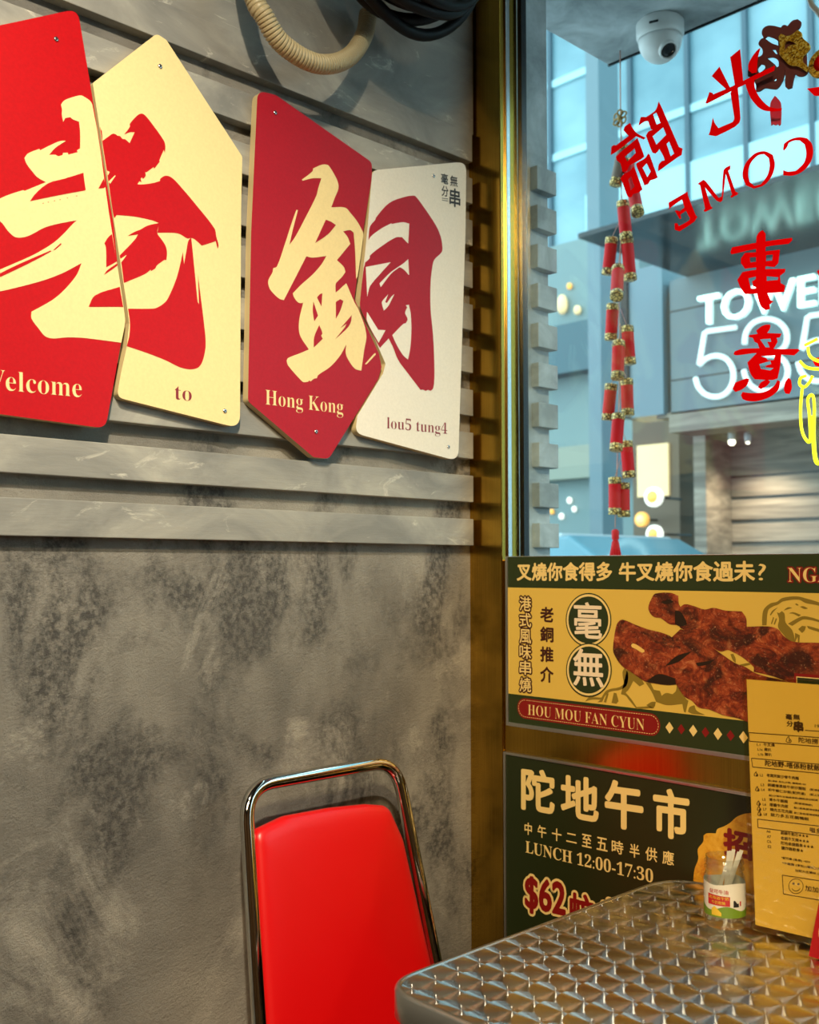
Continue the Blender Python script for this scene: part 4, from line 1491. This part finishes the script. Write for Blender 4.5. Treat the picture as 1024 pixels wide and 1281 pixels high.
def mline(f_, a, b, wpx=0.9):
    P = f_([a, b])
    p, q = PM(P[0]), PM(P[1])
    t_ = (q - p).normalized()
    n_ = nf.cross(t_).normalized() * (wpx * 0.0005)
    ink.poly([p - n_ + MF, q - n_ + MF, q + n_ + MF, p + n_ + MF])


for ch_, b_ in (('毫', (600, 405, 680, 412, 68)), ('無', (697, 410, 780, 418, 70)), ('分', (612, 496, 690, 502, 70)), ('串', (705, 560, 820, 572, 132))):
    mtext(ch_, MA, *b_, bold=0.04 if ch_ != '串' else 0.06)
mtext('19', MA, 972, 510, 1030, 515, 38)
mline(MA, (845, 548), (1100, 566))
for a, b in (((125, 577), (1400, 668)), ((135, 688), (1400, 784)), ((125, 577), (135, 688)), ((160, 905), (1400, 1018))):
    mline(MA, a, b)
for a, b in (((160, -17), (175, 96)), ((175, 96), (1400, 215)), ((238, 764), (1400, 896)), ((243, 872), (1400, 1022)), ((238, 764), (243, 872))):
    mline(MBt, a, b)
mtext('陀地撈', MA, 765, 705, 1015, 728, 68)
mtext('L1', MA, 230, 745, 272, 748, 30)
mtext('牛叉燒', MA, 315, 752, 458, 760, 42)
mtext('L1a', MA, 238, 806, 302, 810, 30)
mtext('雞扒', MA, 325, 812, 412, 820, 40)
mtext('L1b', MA, 246, 870, 312, 874, 30)
mtext('豬扒', MA, 330, 874, 420, 882, 40)
mtext('陀地野-唔係粉就飯', MBt, 335, 82, 1040, 148, 72, bold=0.03)
for s_, y in (('L2', 214), ('L3', 338), ('L4', 400), ('L5', 525), ('L6', 588), ('L7', 650), ('L8', 714)):
    x = 268 + (y - 214) * 0.1
    mtext(s_, MBt, x, y, x + 42, y + 5, 30)
mtext('老闆同款沙嗲牛肉麵', MBt, 355, 222, 765, 264, 42)
mtext('配(凍飲 煎丸沙律) 轉麵線+$5', MBt, 375, 285, 858, 335, 26)
mtext('銅鑼爆黑椒牛柳炒麵飯', MBt, 368, 345, 858, 397, 40)
mtext('和牛蝦仁炒飯(配例湯)', MBt, 372, 410, 850, 467, 42)
mtext('配(沙律牛叉燒或凍飲)轉熱湯加配菜', MBt, 385, 475, 1012, 540, 28)
mtext('清水牛腩麵', MBt, 386, 532, 625, 560, 40)
mtext('(配凍或熱飲)', MBt, 705, 572, 942, 604, 30)
mtext('(配凍飲)', MBt, 905, 400, 1060, 420, 32)
mtext('(配上湯)', MBt, 905, 464, 1060, 484, 32)
mtext('燈籠牛肉飯', MBt, 392, 598, 632, 624, 42)
mtext('配二款串(配凍或熱飲)', MBt, 705, 634, 1060, 676, 30)
mtext('燒肉五花肉飯', MBt, 398, 660, 686, 696, 42)
mtext('配二款串(配凍或熱飲)', MBt, 708, 700, 1060, 740, 30)
mtext('益力多五花腩鴨飯', MBt, 405, 725, 895, 786, 42)
mtext('嗌多', MBt, 908, 932, 1060, 955, 66)
mtext('A6', MBt, 352, 934, 404, 940, 30)
mtext('銅鍋牛筋芯★★★', MBt, 535, 960, 892, 1006, 42)
mtext('A7', MC, 264, 60, 302, 64, 24)
mtext('老銅牛叉燒★★★', MC, 395, 78, 662, 112, 32)
mtext('C6', MC, 266, 106, 304, 110, 24)
mtext('陀地串燒雞串★★★', MC, 396, 124, 705, 164, 32)
mtext('E2', MC, 272, 154, 306, 158, 24)
mtext('鹽炸雞軟骨★', MC, 400, 170, 608, 200, 32)
mtext('*配可樂 (凍/熱) +$20', MC, 400, 262, 670, 304, 26)
mtext('*牛雜麵 (凍包)/(轉紅)/(熱)', MC, 408, 312, 790, 372, 26)
mtext('加配大生腸絲 (另)', MC, 530, 382, 790, 418, 26)
mtext('加加', MC, 625, 560, 748, 580, 52)
for a, b in (((408, 412), (1000, 502)), ((420, 590), (1000, 690)), ((408, 412), (420, 590))):
    mline(MC, a, b)
cir = [(538 + 68 * math.cos(2 * math.pi * k / 28), 517 + 70 * math.sin(2 * math.pi * k / 28)) for k in range(29)]
for a, b in zip(cir, cir[1:]):
    mline(MC, a, b, 0.7)
arc = [(538 + 42 * math.cos(a), 520 + 42 * math.sin(a)) for a in [math.radians(25 + 13 * k) for k in range(11)]]
for a, b in zip(arc, arc[1:]):
    mline(MC, a, b, 0.8)
for ex_, ey_ in ((515, 492), (562, 497)):
    ink.poly([PM(p) + MF for p in MC(ell(ex_, ey_, 11, 11, 12))])
for tx_, ty_, f_ in ((635, 668, MA), (218, 188, MBt), (235, 378, MBt), (252, 560, MBt), (257, 628, MBt), (263, 692, MBt)):
    sh_ = [(-28, 20), (-20, -10), (2, -38), (8, -30), (4, -8), (24, -2), (30, 22), (20, 32), (-10, 30), (-28, 20)]
    k_ = 1.15 if f_ is MA else 0.85
    for a, b in zip(sh_, sh_[1:]):
        mline(f_, (tx_ + a[0] * k_, ty_ + a[1] * k_), (tx_ + b[0] * k_, ty_ + b[1] * k_), 0.8)
    mline(f_, (tx_ + 2, ty_ + 8), (tx_ + 20, ty_ + 10), 0.9)
    mline(f_, (tx_ + 2, ty_ + 18), (tx_ + 18, ty_ + 20), 0.9)
ink.build('printed_lettering', mat('brown_ink', srgb(72, 46, 16), 0.5), menu)

# red tent card at the right edge
r0 = on(1011, 1196, 2, TZ)
rv = Vector((math.cos(math.radians(-6)), math.sin(math.radians(-6)), 0))
rb = Vector((-rv.y, rv.x, 0))
rc = thing('table_card', tuple(r0 + rv * 0.03), 'small red folded card at the right edge of the steel table', 'card')
fr0 = [r0, r0 + rv * 0.075, r0 + rv * 0.068 + rb * 0.012 + Vector((0, 0, 0.058)), r0 + rv * 0.0065 + rb * 0.012 + Vector((0, 0, 0.058))]
bk0 = [r0 + rb * 0.026, r0 + rv * 0.075 + rb * 0.026, fr0[2] + rb * 0.001, fr0[3] + rb * 0.001]
cdm = MB()
nfr = (fr0[1] - fr0[0]).cross(fr0[3] - fr0[0]).normalized()
cdm.prism(fr0, -nfr * 0.0008)
cdm.prism(bk0, nfr * 0.0008)
cdm.build('card', mat('red_card', srgb(176, 10, 18), 0.4), rc)
uc = (fr0[3] - fr0[0]).normalized()
uc = (uc - rv * uc.dot(rv)).normalized()
cdm = MB()
rg = [r0 + rv * (0.0185 + 0.009 * math.cos(a)) + uc * (0.029 + 0.012 * math.sin(a)) + nfr * 0.0005 for a in [2 * math.pi * k / 30 for k in range(30)]]
rh = [r0 + rv * (0.0185 + 0.005 * math.cos(a)) + uc * (0.029 + 0.008 * math.sin(a)) + nfr * 0.0005 for a in [2 * math.pi * k / 30 for k in range(30)]]
cdm.poly(rg, [rh])
cdm.build('printed_mark', M_LCREAM, rc)

# ------------------------------------------------------------------ outside: shop canopy, camera, firecrackers
ZS = 2.43
can = MB().box((-0.2265, 0.10, ZS), (2.9, 0.7415, ZS + 0.14))
can = tag(can.build('shop_canopy', M_CONC, loc=(1.2, 0.4, ZS), bevel=0.003), 'grey slab canopy over the outside of the window', 'canopy')
MB().box((-0.2265, 0.7415, ZS - 0.004), (2.9, 0.7455, ZS + 0.02)).build('drip_edge', M_DARKP, can)
wc = MB().tube(curve3([(on(990, -60, 1, 0.30).x, 0.30, ZS), tuple(on(1004, -30, 1, 0.30)), tuple(on(1012, -2, 1, 0.30)), tuple(on(1020, 12, 1, 0.30)), tuple(on(1045, 26, 1, 0.30)), tuple(on(1080, -60, 1, 0.30)), (on(1090, -60, 1, 0.30).x, 0.30, ZS)], 8), 0.0045, 10)
tag(wc.build('outdoor_cable', M_WHITE, loc=tuple(on(1020, 12, 1, 0.30))), 'white cable drooping outside the top right corner of the window', 'cable')
MB_ = on(825, 28, 2, ZS)
cctv = thing('security_camera', tuple(MB_), 'white dome security camera under the grey canopy', 'camera')
b_ = MB()
b_.lathe([(0.050, 0.0), (0.053, -0.004), (0.053, -0.030), (0.051, -0.037), (0.049, -0.041)], MB_, seg=40)
b_.build('base_ring', M_WHITE, cctv)
e0 = MB_ + Vector((0, 0, -0.041))
b_ = MB()
b_.lathe([(0.0485 * math.cos(a), -0.0515 * math.sin(a)) for a in [math.radians(6 * k) for k in range(16)]], e0, seg=40)
b_.build('dome', M_WHITE, cctv)
toc = (CAM - e0).normalized()
sup = RV.cross(-toc).normalized()              # up across the line of sight
ld_ = (toc * 0.84 + RV * 0.36 - sup * 0.36).normalized()
l0 = e0 + ld_ * 0.0445
b_ = MB()
b_.lathe([(0.021, -0.006), (0.021, 0.008), (0.0195, 0.0105), (0.0175, 0.0105), (0.017, 0.006), (0.0, 0.005)], l0, ld_, 32, cap0=False)
eye = b_.build('lens_housing', M_WHITE, cctv)
b_ = MB()
b_.lathe([(0.0165, 0.0055), (0.0155, 0.0085), (0.0110, 0.0085), (0.010, 0.0065), (0.006, 0.0075), (0.0, 0.0085)], l0, ld_, 32)
b_.build('lens', M_DARKP, eye)
b_ = MB()
q0 = MB_ - FH * 0.0535 + RV * 0.0
b_.box((-0.001, -0.010, -0.003), (0.001, 0.010, 0.001))
b_.v = [MB_ + (-FH * 0.88 - RV * 0.475).normalized() * 0.0532 + (RV * 0.88 - FH * 0.475).normalized() * v.y + Vector((0, 0, -0.022 + v.z * 1.2)) + FH * v.x for v in b_.v]
b_.build('badge', M_DARKP, cctv)

YC = 0.705
PC = plane_y(YC)
fc = thing('firecracker_string', tuple(PC((770, 690))), 'string of red and gold firecracker tubes hanging outside the window', 'decoration')
cr = [((779.6, 182), (769, 232), 1, 0.0), ((784.5, 203), (797.5, 267), 0, 0.012), ((778.6, 252), (783.2, 300), 0, -0.01), ((765, 297), (760, 344), 0, 0.0), ((783.5, 298), (788.4, 351), 0, 0.014),
      ((772.8, 335), (770.8, 372), 0, -0.028), ((766.3, 380), (763.7, 426), 0, 0.004), ((784, 408), (787.3, 456), 0, 0.012), ((773.5, 427), (772, 474), 0, -0.018), ((764.3, 480), (759.7, 526), 0, 0.006),
      ((783.4, 474), (785, 520), 0, 0.01), ((773.5, 518), (770, 564), 0, -0.022), ((782.7, 552), (786.6, 598), 0, 0.012), ((768.6, 597), (768.8, 644), 0, -0.006), ((779.5, 604), (780, 647), 0, 0.016)]
zf = []
ctop = PC((775.5, 70))
cord = MB()
cord.tube([(ctop.x, YC, ZS), tuple(PC((775.5, 100))), tuple(PC((776, 150))), tuple(PC((776.5, 180)))], 0.0016, 8)
cord.tube([tuple(PC(p)) for p in ((776.5, 180), (777, 230), (776, 300), (774, 380), (775, 450), (773, 540), (771, 600), (769, 660))], 0.0014, 6)
for k, (a, b, g_, dy) in enumerate(cr):
    q = on(a[0], a[1], 1, YC + dy)
    cord.tube([tuple(PC((775.5, a[1] - 22))), tuple(q)], 0.0008, 6)
cord.build('cord', mat('pink_cord', srgb(196, 150, 138), 0.6), fc)
kn = MB()
kc = PC((775, 148))
for k in range(6):
    a0 = k * math.pi / 3 + 0.5
    cc_ = kc + Vector((math.cos(a0) * 0.012, 0, math.sin(a0) * 0.012))
    kn.tube([cc_ + Vector((0.0075 * math.cos(t), 0.002 * math.sin(2 * t + k), 0.0075 * math.sin(t))) for t in [2 * math.pi * i / 18 for i in range(18)]], 0.0021, 6, closed=True)
kn.ball(tuple(kc), 0.007)
kn.build('knot', M_GOLDC, fc)
RC = 0.0150
for k, (a, b, g_, dy) in enumerate(cr):
    A, B = on(a[0], a[1], 1, YC + dy), on(b[0], b[1], 1, YC + dy + (-0.055 if k in (5, 1) else (-0.02 if k in (0, 8, 11) else 0.0)))
    ax = (B - A)
    L = ax.length
    ax.normalize()
    r_ = RC * (0.95 if g_ == 0 else 0.88)
    tb = MB().lathe([(r_, 0.002), (r_, L - 0.002)], A, ax, 20, cap0=False, cap1=False).build('firecracker', M_GREYC if g_ else M_CRACK, fc)
    if k == 0:
        tb['label'] = 'faded brown firecracker tube'
    for t0 in (0.0, L - 0.0165):
        if g_ and t0 == 0.0:
            pass
        cp = MB().lathe([(0.0035, t0 + (0.001 if t0 else 0.0)), (r_ * 0.93, t0), (r_ + 0.0009, t0 + 0.0012), (r_ + 0.0009, t0 + 0.0155), (r_ * 0.93, t0 + 0.0165), (0.0035, t0 + 0.0165)], A, ax, 20)
        cp.build('gold_cap', M_BAND, tb)
ts = MB()
tp = PC((769.3, 662))
ts.lathe([(0.004, 0.0), (0.0085, 0.004), (0.0085, 0.022), (0.006, 0.026), (0.009, 0.034), (0.0125, 0.075), (0.012, 0.082)], tp, (0, 0, -1), 18)
for k in range(14):
    a = 2 * math.pi * k / 14
    ts.tube([tp + Vector((0.006 * math.cos(a), 0.006 * math.sin(a), -0.028)), tp + Vector((0.012 * math.cos(a), 0.012 * math.sin(a), -0.06)), tp + Vector((0.0135 * math.cos(a), 0.0135 * math.sin(a), -0.088))], 0.0018, 5)
ts.build('tassel', M_CRACK, fc)

# ------------------------------------------------------------------ outside: the street
struct(MB().box((-40, 0.05, -0.2), (20, 40, -0.12)).build('ground', M_ROAD))
SY = 6.165
tow = thing('entrance_wall', (-1.5, SY, -0.12), 'grey sign wall under a dark canopy across the street', 'building')
MB().box((-3.30, 4.70, 3.60), (4.0, SY + 0.1, 3.635)).build('canopy', M_GLOSSD, tow)
zw0 = on(930, 508, 1, SY).z
w_ = MB().box((-3.46, SY, zw0), (4.0, SY + 0.35, 3.60))
w_.build('sign_panel', M_SIGNW, tow)
jn = MB()
for zz in (zw0 + 0.28, zw0 + 0.86):
    jn.box((-3.46, SY - 0.003, zz), (4.0, SY + 0.01, zz + 0.012))
jn.build('panel_joint', M_DARKP, tow)
MB().box((-3.47, SY - 0.02, zw0 - 0.15), (4.0, SY + 0.35, zw0)).build('fascia', M_STONE, tow)
MB().box((-3.83, SY - 0.05, on(815, 521, 1, SY).z), (-3.50, SY + 0.3, 3.75)).build('side_panel', M_BLUEP, tow)
MB().box((-3.90, SY - 0.08, on(815, 521, 1, SY).z), (-3.83, SY + 0.3, 3.75)).build('edge_strip', M_DARKP, tow)
MB().box((-3.62, 7.35, -0.12), (4.0, 7.6, 3.0)).build('stone_wall', M_STONE, tow)
jn = MB()
for zz in (0.5, 0.95, 1.28, 1.42, 1.62, 1.83, 2.02):
    jn.box((-3.62, 7.335, zz), (4.0, 7.36, zz + 0.014))
jn.build('stone_joint', M_DARKP, tow)
MB().box((-3.6, SY, zw0 - 0.02), (4.0, 7.35, zw0 + 0.02)).build('soffit', M_STONE, tow)
MB().box((-3.70, 6.9, -0.12), (-3.58, 7.6, zw0)).build('wall_edge', M_STONE, tow)
for px_ in (915, 935):
    p = on(px_, 553, 1, 6.9)
    dl = thing('downlight', (p.x, p.y, p.z), 'small bright downlight %s under the grey sign wall across the street' % ('left of its pair' if px_ == 915 else 'right of its pair'), 'lamp', 'downlights across the street')
    MB().lathe([(0.02, 0.0), (0.03, 0.03), (0.03, 0.08)], p, seg=16).build('housing', M_WHITE, dl)
    MB().ball(tuple(p), 0.030 if px_ == 915 else 0.017, seg=14).build('bulb', emit('downlight_glow', (1.0, 0.9, 0.68), 5.0), dl)
    lamp('downlight_beam', 'SPOT', p, (p.x + 0.1, 7.3, 0.4), 60, (1.0, 0.82, 0.58), spot_size=math.radians(110), spot_blend=0.8, shadow_soft_size=0.05)

ts_ = thing('tower_sign', (-2.3, SY - 0.05, zw0), 'white lit letters above large white digits on the grey wall across the street', 'sign')
PT = plane_y(SY - 0.06)


def letters3d(s_, LB, RB, LT, name, bold):
    g_ = MB()
    write(g_, s_, PT, LB, RB, LT, bold=bold, steps=10)
    g2 = MB()
    i = 0
    g2.v = list(g_.v) + [v + Vector((0, 0.05, 0)) for v in g_.v]
    n_ = len(g_.v)
    g2.f = list(g_.f) + [[k + n_ for k in q] for q in g_.f]
    g2.m = [0] * len(g2.f)
    g2.sm = [False] * len(g2.f)
    ed = {}
    for q in g_.f:
        for a, b in zip(q, q[1:] + q[:1]):
            ed[(a, b)] = 1
    for a, b in ed:
        if (b, a) not in ed:
            g2.face([a, b, b + n_, a + n_])
    return g2.build(name, M_LETTER, ts_)


letters3d('TOWER', (872, 407), (1054, 375), (872, 371), 'sign_word', 0.006)
# the three big digits as round tubes
r5 = 0.0215


def digit_tube(pts):
    MB().tube(curve3([PT(p) for p in pts], 6), r5, 12).build('sign_digit', M_LETTER, ts_)


five = [(54, 2), (18, 7), (14.5, 9), (11, 30), (7.5, 49)]
five2 = [(7.5, 49), (17, 41), (29, 37.5), (41, 41), (49, 52), (50.5, 65), (47, 77), (39, 86), (28, 89), (16, 86), (7, 77), (3, 65)]
for ox, oy in ((866.5, 407.5), (995, 388)):
    MB().tube([PT((ox + x, oy + y)) for x, y in five], r5, 12).tube(curve3([PT((ox + x, oy + y)) for x, y in five2], 6), r5, 12).build('sign_digit', M_LETTER, ts_)
digit_tube([(931, 431), (933, 416), (942, 404), (957, 399), (972, 402), (982, 412), (984, 425), (979, 436), (968, 442), (958, 444), (970, 445), (981, 452), (985, 464), (981, 478), (969, 487), (955, 489), (941, 484), (933, 473), (930, 463)])

# glass tower behind
FY = 12.0
gt = thing('office_tower', (-4, FY, -0.12), 'tall blue glass office tower behind the dark canopy', 'building')
MB().box((-26, FY, -0.12), (12, FY + 1, 16)).build('glass_wall', M_FAC, gt)
zl = [on(862, 252, 1, FY).z, on(862, 205, 1, FY).z]
MB().box((-8.6, FY - 0.06, zl[0] - 1.2), (12, FY, zl[1])).build('lower_window_band', M_LGLASS, gt)
for px_ in (690, 742, 790, 862, 935, 1018, 1090, 1170):
    x_ = on(px_, 150, 1, FY).x
    MB().box((x_ - 0.035, FY - 0.08, 4.6 if px_ > 800 else -0.12), (x_ + 0.035, FY, 16)).build('mullion', M_MULL, gt)
for k, z_ in enumerate((7.9, 9.15, 10.4, 11.9, 13.5)):
    MB().box((-26, FY - 0.04, z_), (12, FY, z_ + 0.12)).build('floor_band', M_LGLASS, gt)
pil = MB().box((on(735, 400, 1, 8.5).x, 8.5, -0.12), (on(751, 400, 1, 8.5).x, 8.9, 9))
tag(pil.build('street_column', M_BLUEP, loc=(-6, 8.6, -0.12)), 'pale blue column standing in the street left of the firecrackers', 'column')
lowb = MB()
xa, xb_ = on(640, 400, 1, 10.5).x, on(800, 400, 1, 10.5).x
lb_ = thing('street_shop', ((xa + xb_) / 2, 10.5, -0.12), 'pale low shop front at the far end of the street', 'building')
MB().box((xa - 3, 10.5, -0.12), (xb_, 11.2, on(720, 300, 1, 10.5).z)).build('wall', mat('pale_shop_wall', srgb(126, 148, 148), 0.6), lb_)
MB().box((xa - 3, 10.2, on(720, 470, 1, 10.5).z), (xb_, 10.5, on(720, 410, 1, 10.5).z)).build('shop_sign', mat('teal_sign', srgb(74, 106, 114), 0.5), lb_)
MB().box((xa - 3, 10.3, on(720, 600, 1, 10.5).z), (xb_, 10.5, on(720, 560, 1, 10.5).z)).build('awning', mat('pale_awning', srgb(154, 158, 142), 0.5), lb_)
for (px_, py_, r_, col_) in ((703, 381, 0.10, M_WARM), (722, 388, 0.07, M_WARM), (712, 358, 0.05, M_ORANGE), (712, 626, 0.05, M_GLOBE), (747, 624, 0.05, M_GLOBE), (702, 646, 0.05, M_GLOBE), (718, 637, 0.045, M_GLOBE), (690, 640, 0.045, M_ORANGE)):
    p = on(px_, py_, 1, 10.5 - r_ * 0.8)
    nm = {(703, 381): 'larger warm lamp hanging high at the far end of the street', (722, 388): 'smaller warm lamp beside the larger one high in the street', (712, 358): 'orange lamp above the two warm lamps in the street',
          (712, 626): 'white street lamp nearest the blue column on its left', (747, 624): 'white street lamp just right of the blue column', (702, 646): 'lowest white street lamp left of the blue column',
          (718, 637): 'white street lamp between its neighbours left of the blue column', (690, 640): 'orange street lamp beside the grey wall outside'}[(px_, py_)]
    tag(MB().ball(tuple(p), r_, seg=14, sc=(0.8, 0.8, 1.5 if r_ > 0.09 else 1)).build('street_lamp', col_, loc=tuple(p)), nm, 'lamp', 'blurred lamps in the street')
# lit shop entrance with round signs, left of the stone wall
ent = thing('shop_window', (-4.2, 7.0, -0.12), 'warm lit shop entrance beside the stone wall across the street', 'shop window')
p0, p1 = on(796, 540, 1, 7.2), on(838, 620, 1, 7.2)
MB().box((p0.x - 0.05, 7.2, -0.12), (p1.x + 0.1, 7.5, zw0 + 0.3)).build('back_wall', mat('brown_entrance', srgb(112, 96, 78), 0.6), ent)
MB().box((p0.x + 0.02, 7.17, p1.z), (p1.x, 7.2, on(820, 556, 1, 7.2).z)).build('lit_pane', M_WARM, ent)
for px_, py_, rr_, m1, m2, nm in ((820, 622, 0.090, M_GLOBE, M_ORANGE, 'round white lit sign with an orange middle, topmost of three'), (805, 650, 0.070, M_ORANGE, M_WARM, 'round orange lit sign, leftmost of three'), (821, 668, 0.078, M_GLOBE, M_ORANGE, 'round lit sign with an orange middle, lowest of three')):
    p = on(px_, py_, 1, {622: 6.75, 650: 6.95, 668: 6.6}[py_])
    rs = thing('round_sign', tuple(p), nm, 'sign', 'round lit signs across the street')
    MB().lathe([(rr_ * 0.9, 0), (rr_, 0.01), (rr_, 0.05), (rr_ * 0.9, 0.06)], p, (0, -1, 0), 28).build('rim', m1, rs)
    MB().lathe([(rr_ * 0.62, 0.060), (rr_ * 0.6, 0.066), (0, 0.07)], p, (0, -1, 0), 24).build('face', m2, rs)
    MB().tube([p + Vector((0, -0.005, 0)), Vector((p.x, 7.169, p.z))], 0.012, 8).build('bracket', M_DARKP, rs)

# parked car, only its roof and screen above the banner
car = thing('parked_car', (-2.6, 3.9, -0.12), 'white parked car in the street, only its roof seen over the banner', 'car')


def carsec(x, w, zb, zt, tum):
    return [(x, 3.9 - w, zb), (x, 3.9 + w, zb), (x, 3.9 + w, (zb + zt) / 2), (x, 3.9 + w * tum, zt), (x, 3.9 - w * tum, zt), (x, 3.9 - w, (zb + zt) / 2)]


MB().rings([carsec(-4.6, 0.7, 0.2, 0.75, 0.9), carsec(-4.4, 0.82, 0.1, 0.85, 0.92), carsec(-3.0, 0.85, 0.08, 0.9, 0.94), carsec(-1.2, 0.84, 0.08, 0.86, 0.93), carsec(-0.5, 0.8, 0.1, 0.78, 0.9), carsec(-0.3, 0.68, 0.2, 0.65, 0.9)], 0, False).build('body', M_CAR, car, bevel=0.05)
MB().rings([carsec(-4.2, 0.72, 0.84, 0.90, 0.95), carsec(-3.5, 0.72, 0.84, 1.36, 0.8), carsec(-2.35, 0.72, 0.84, 1.38, 0.8), carsec(-1.5, 0.72, 0.84, 0.90, 0.95)], 0, False).build('cabin', M_CARG, car, bevel=0.03)
MB().box((-3.5, 3.9 - 0.57, 1.352), (-2.4, 3.9 + 0.57, 1.395)).build('roof', M_CAR, car, bevel=0.02)
for wx in (-3.85, -1.05):
    for wy in (3.06, 4.74):
        MB().lathe([(0.2, -0.09), (0.31, -0.09), (0.32, -0.05), (0.32, 0.05), (0.31, 0.09), (0.2, 0.09)], (wx, wy, 0.20), (0, 1, 0), 24).build('wheel', M_BLACK, car)

for o in bpy.data.objects:
    if '_root' in o:
        del o['_root']
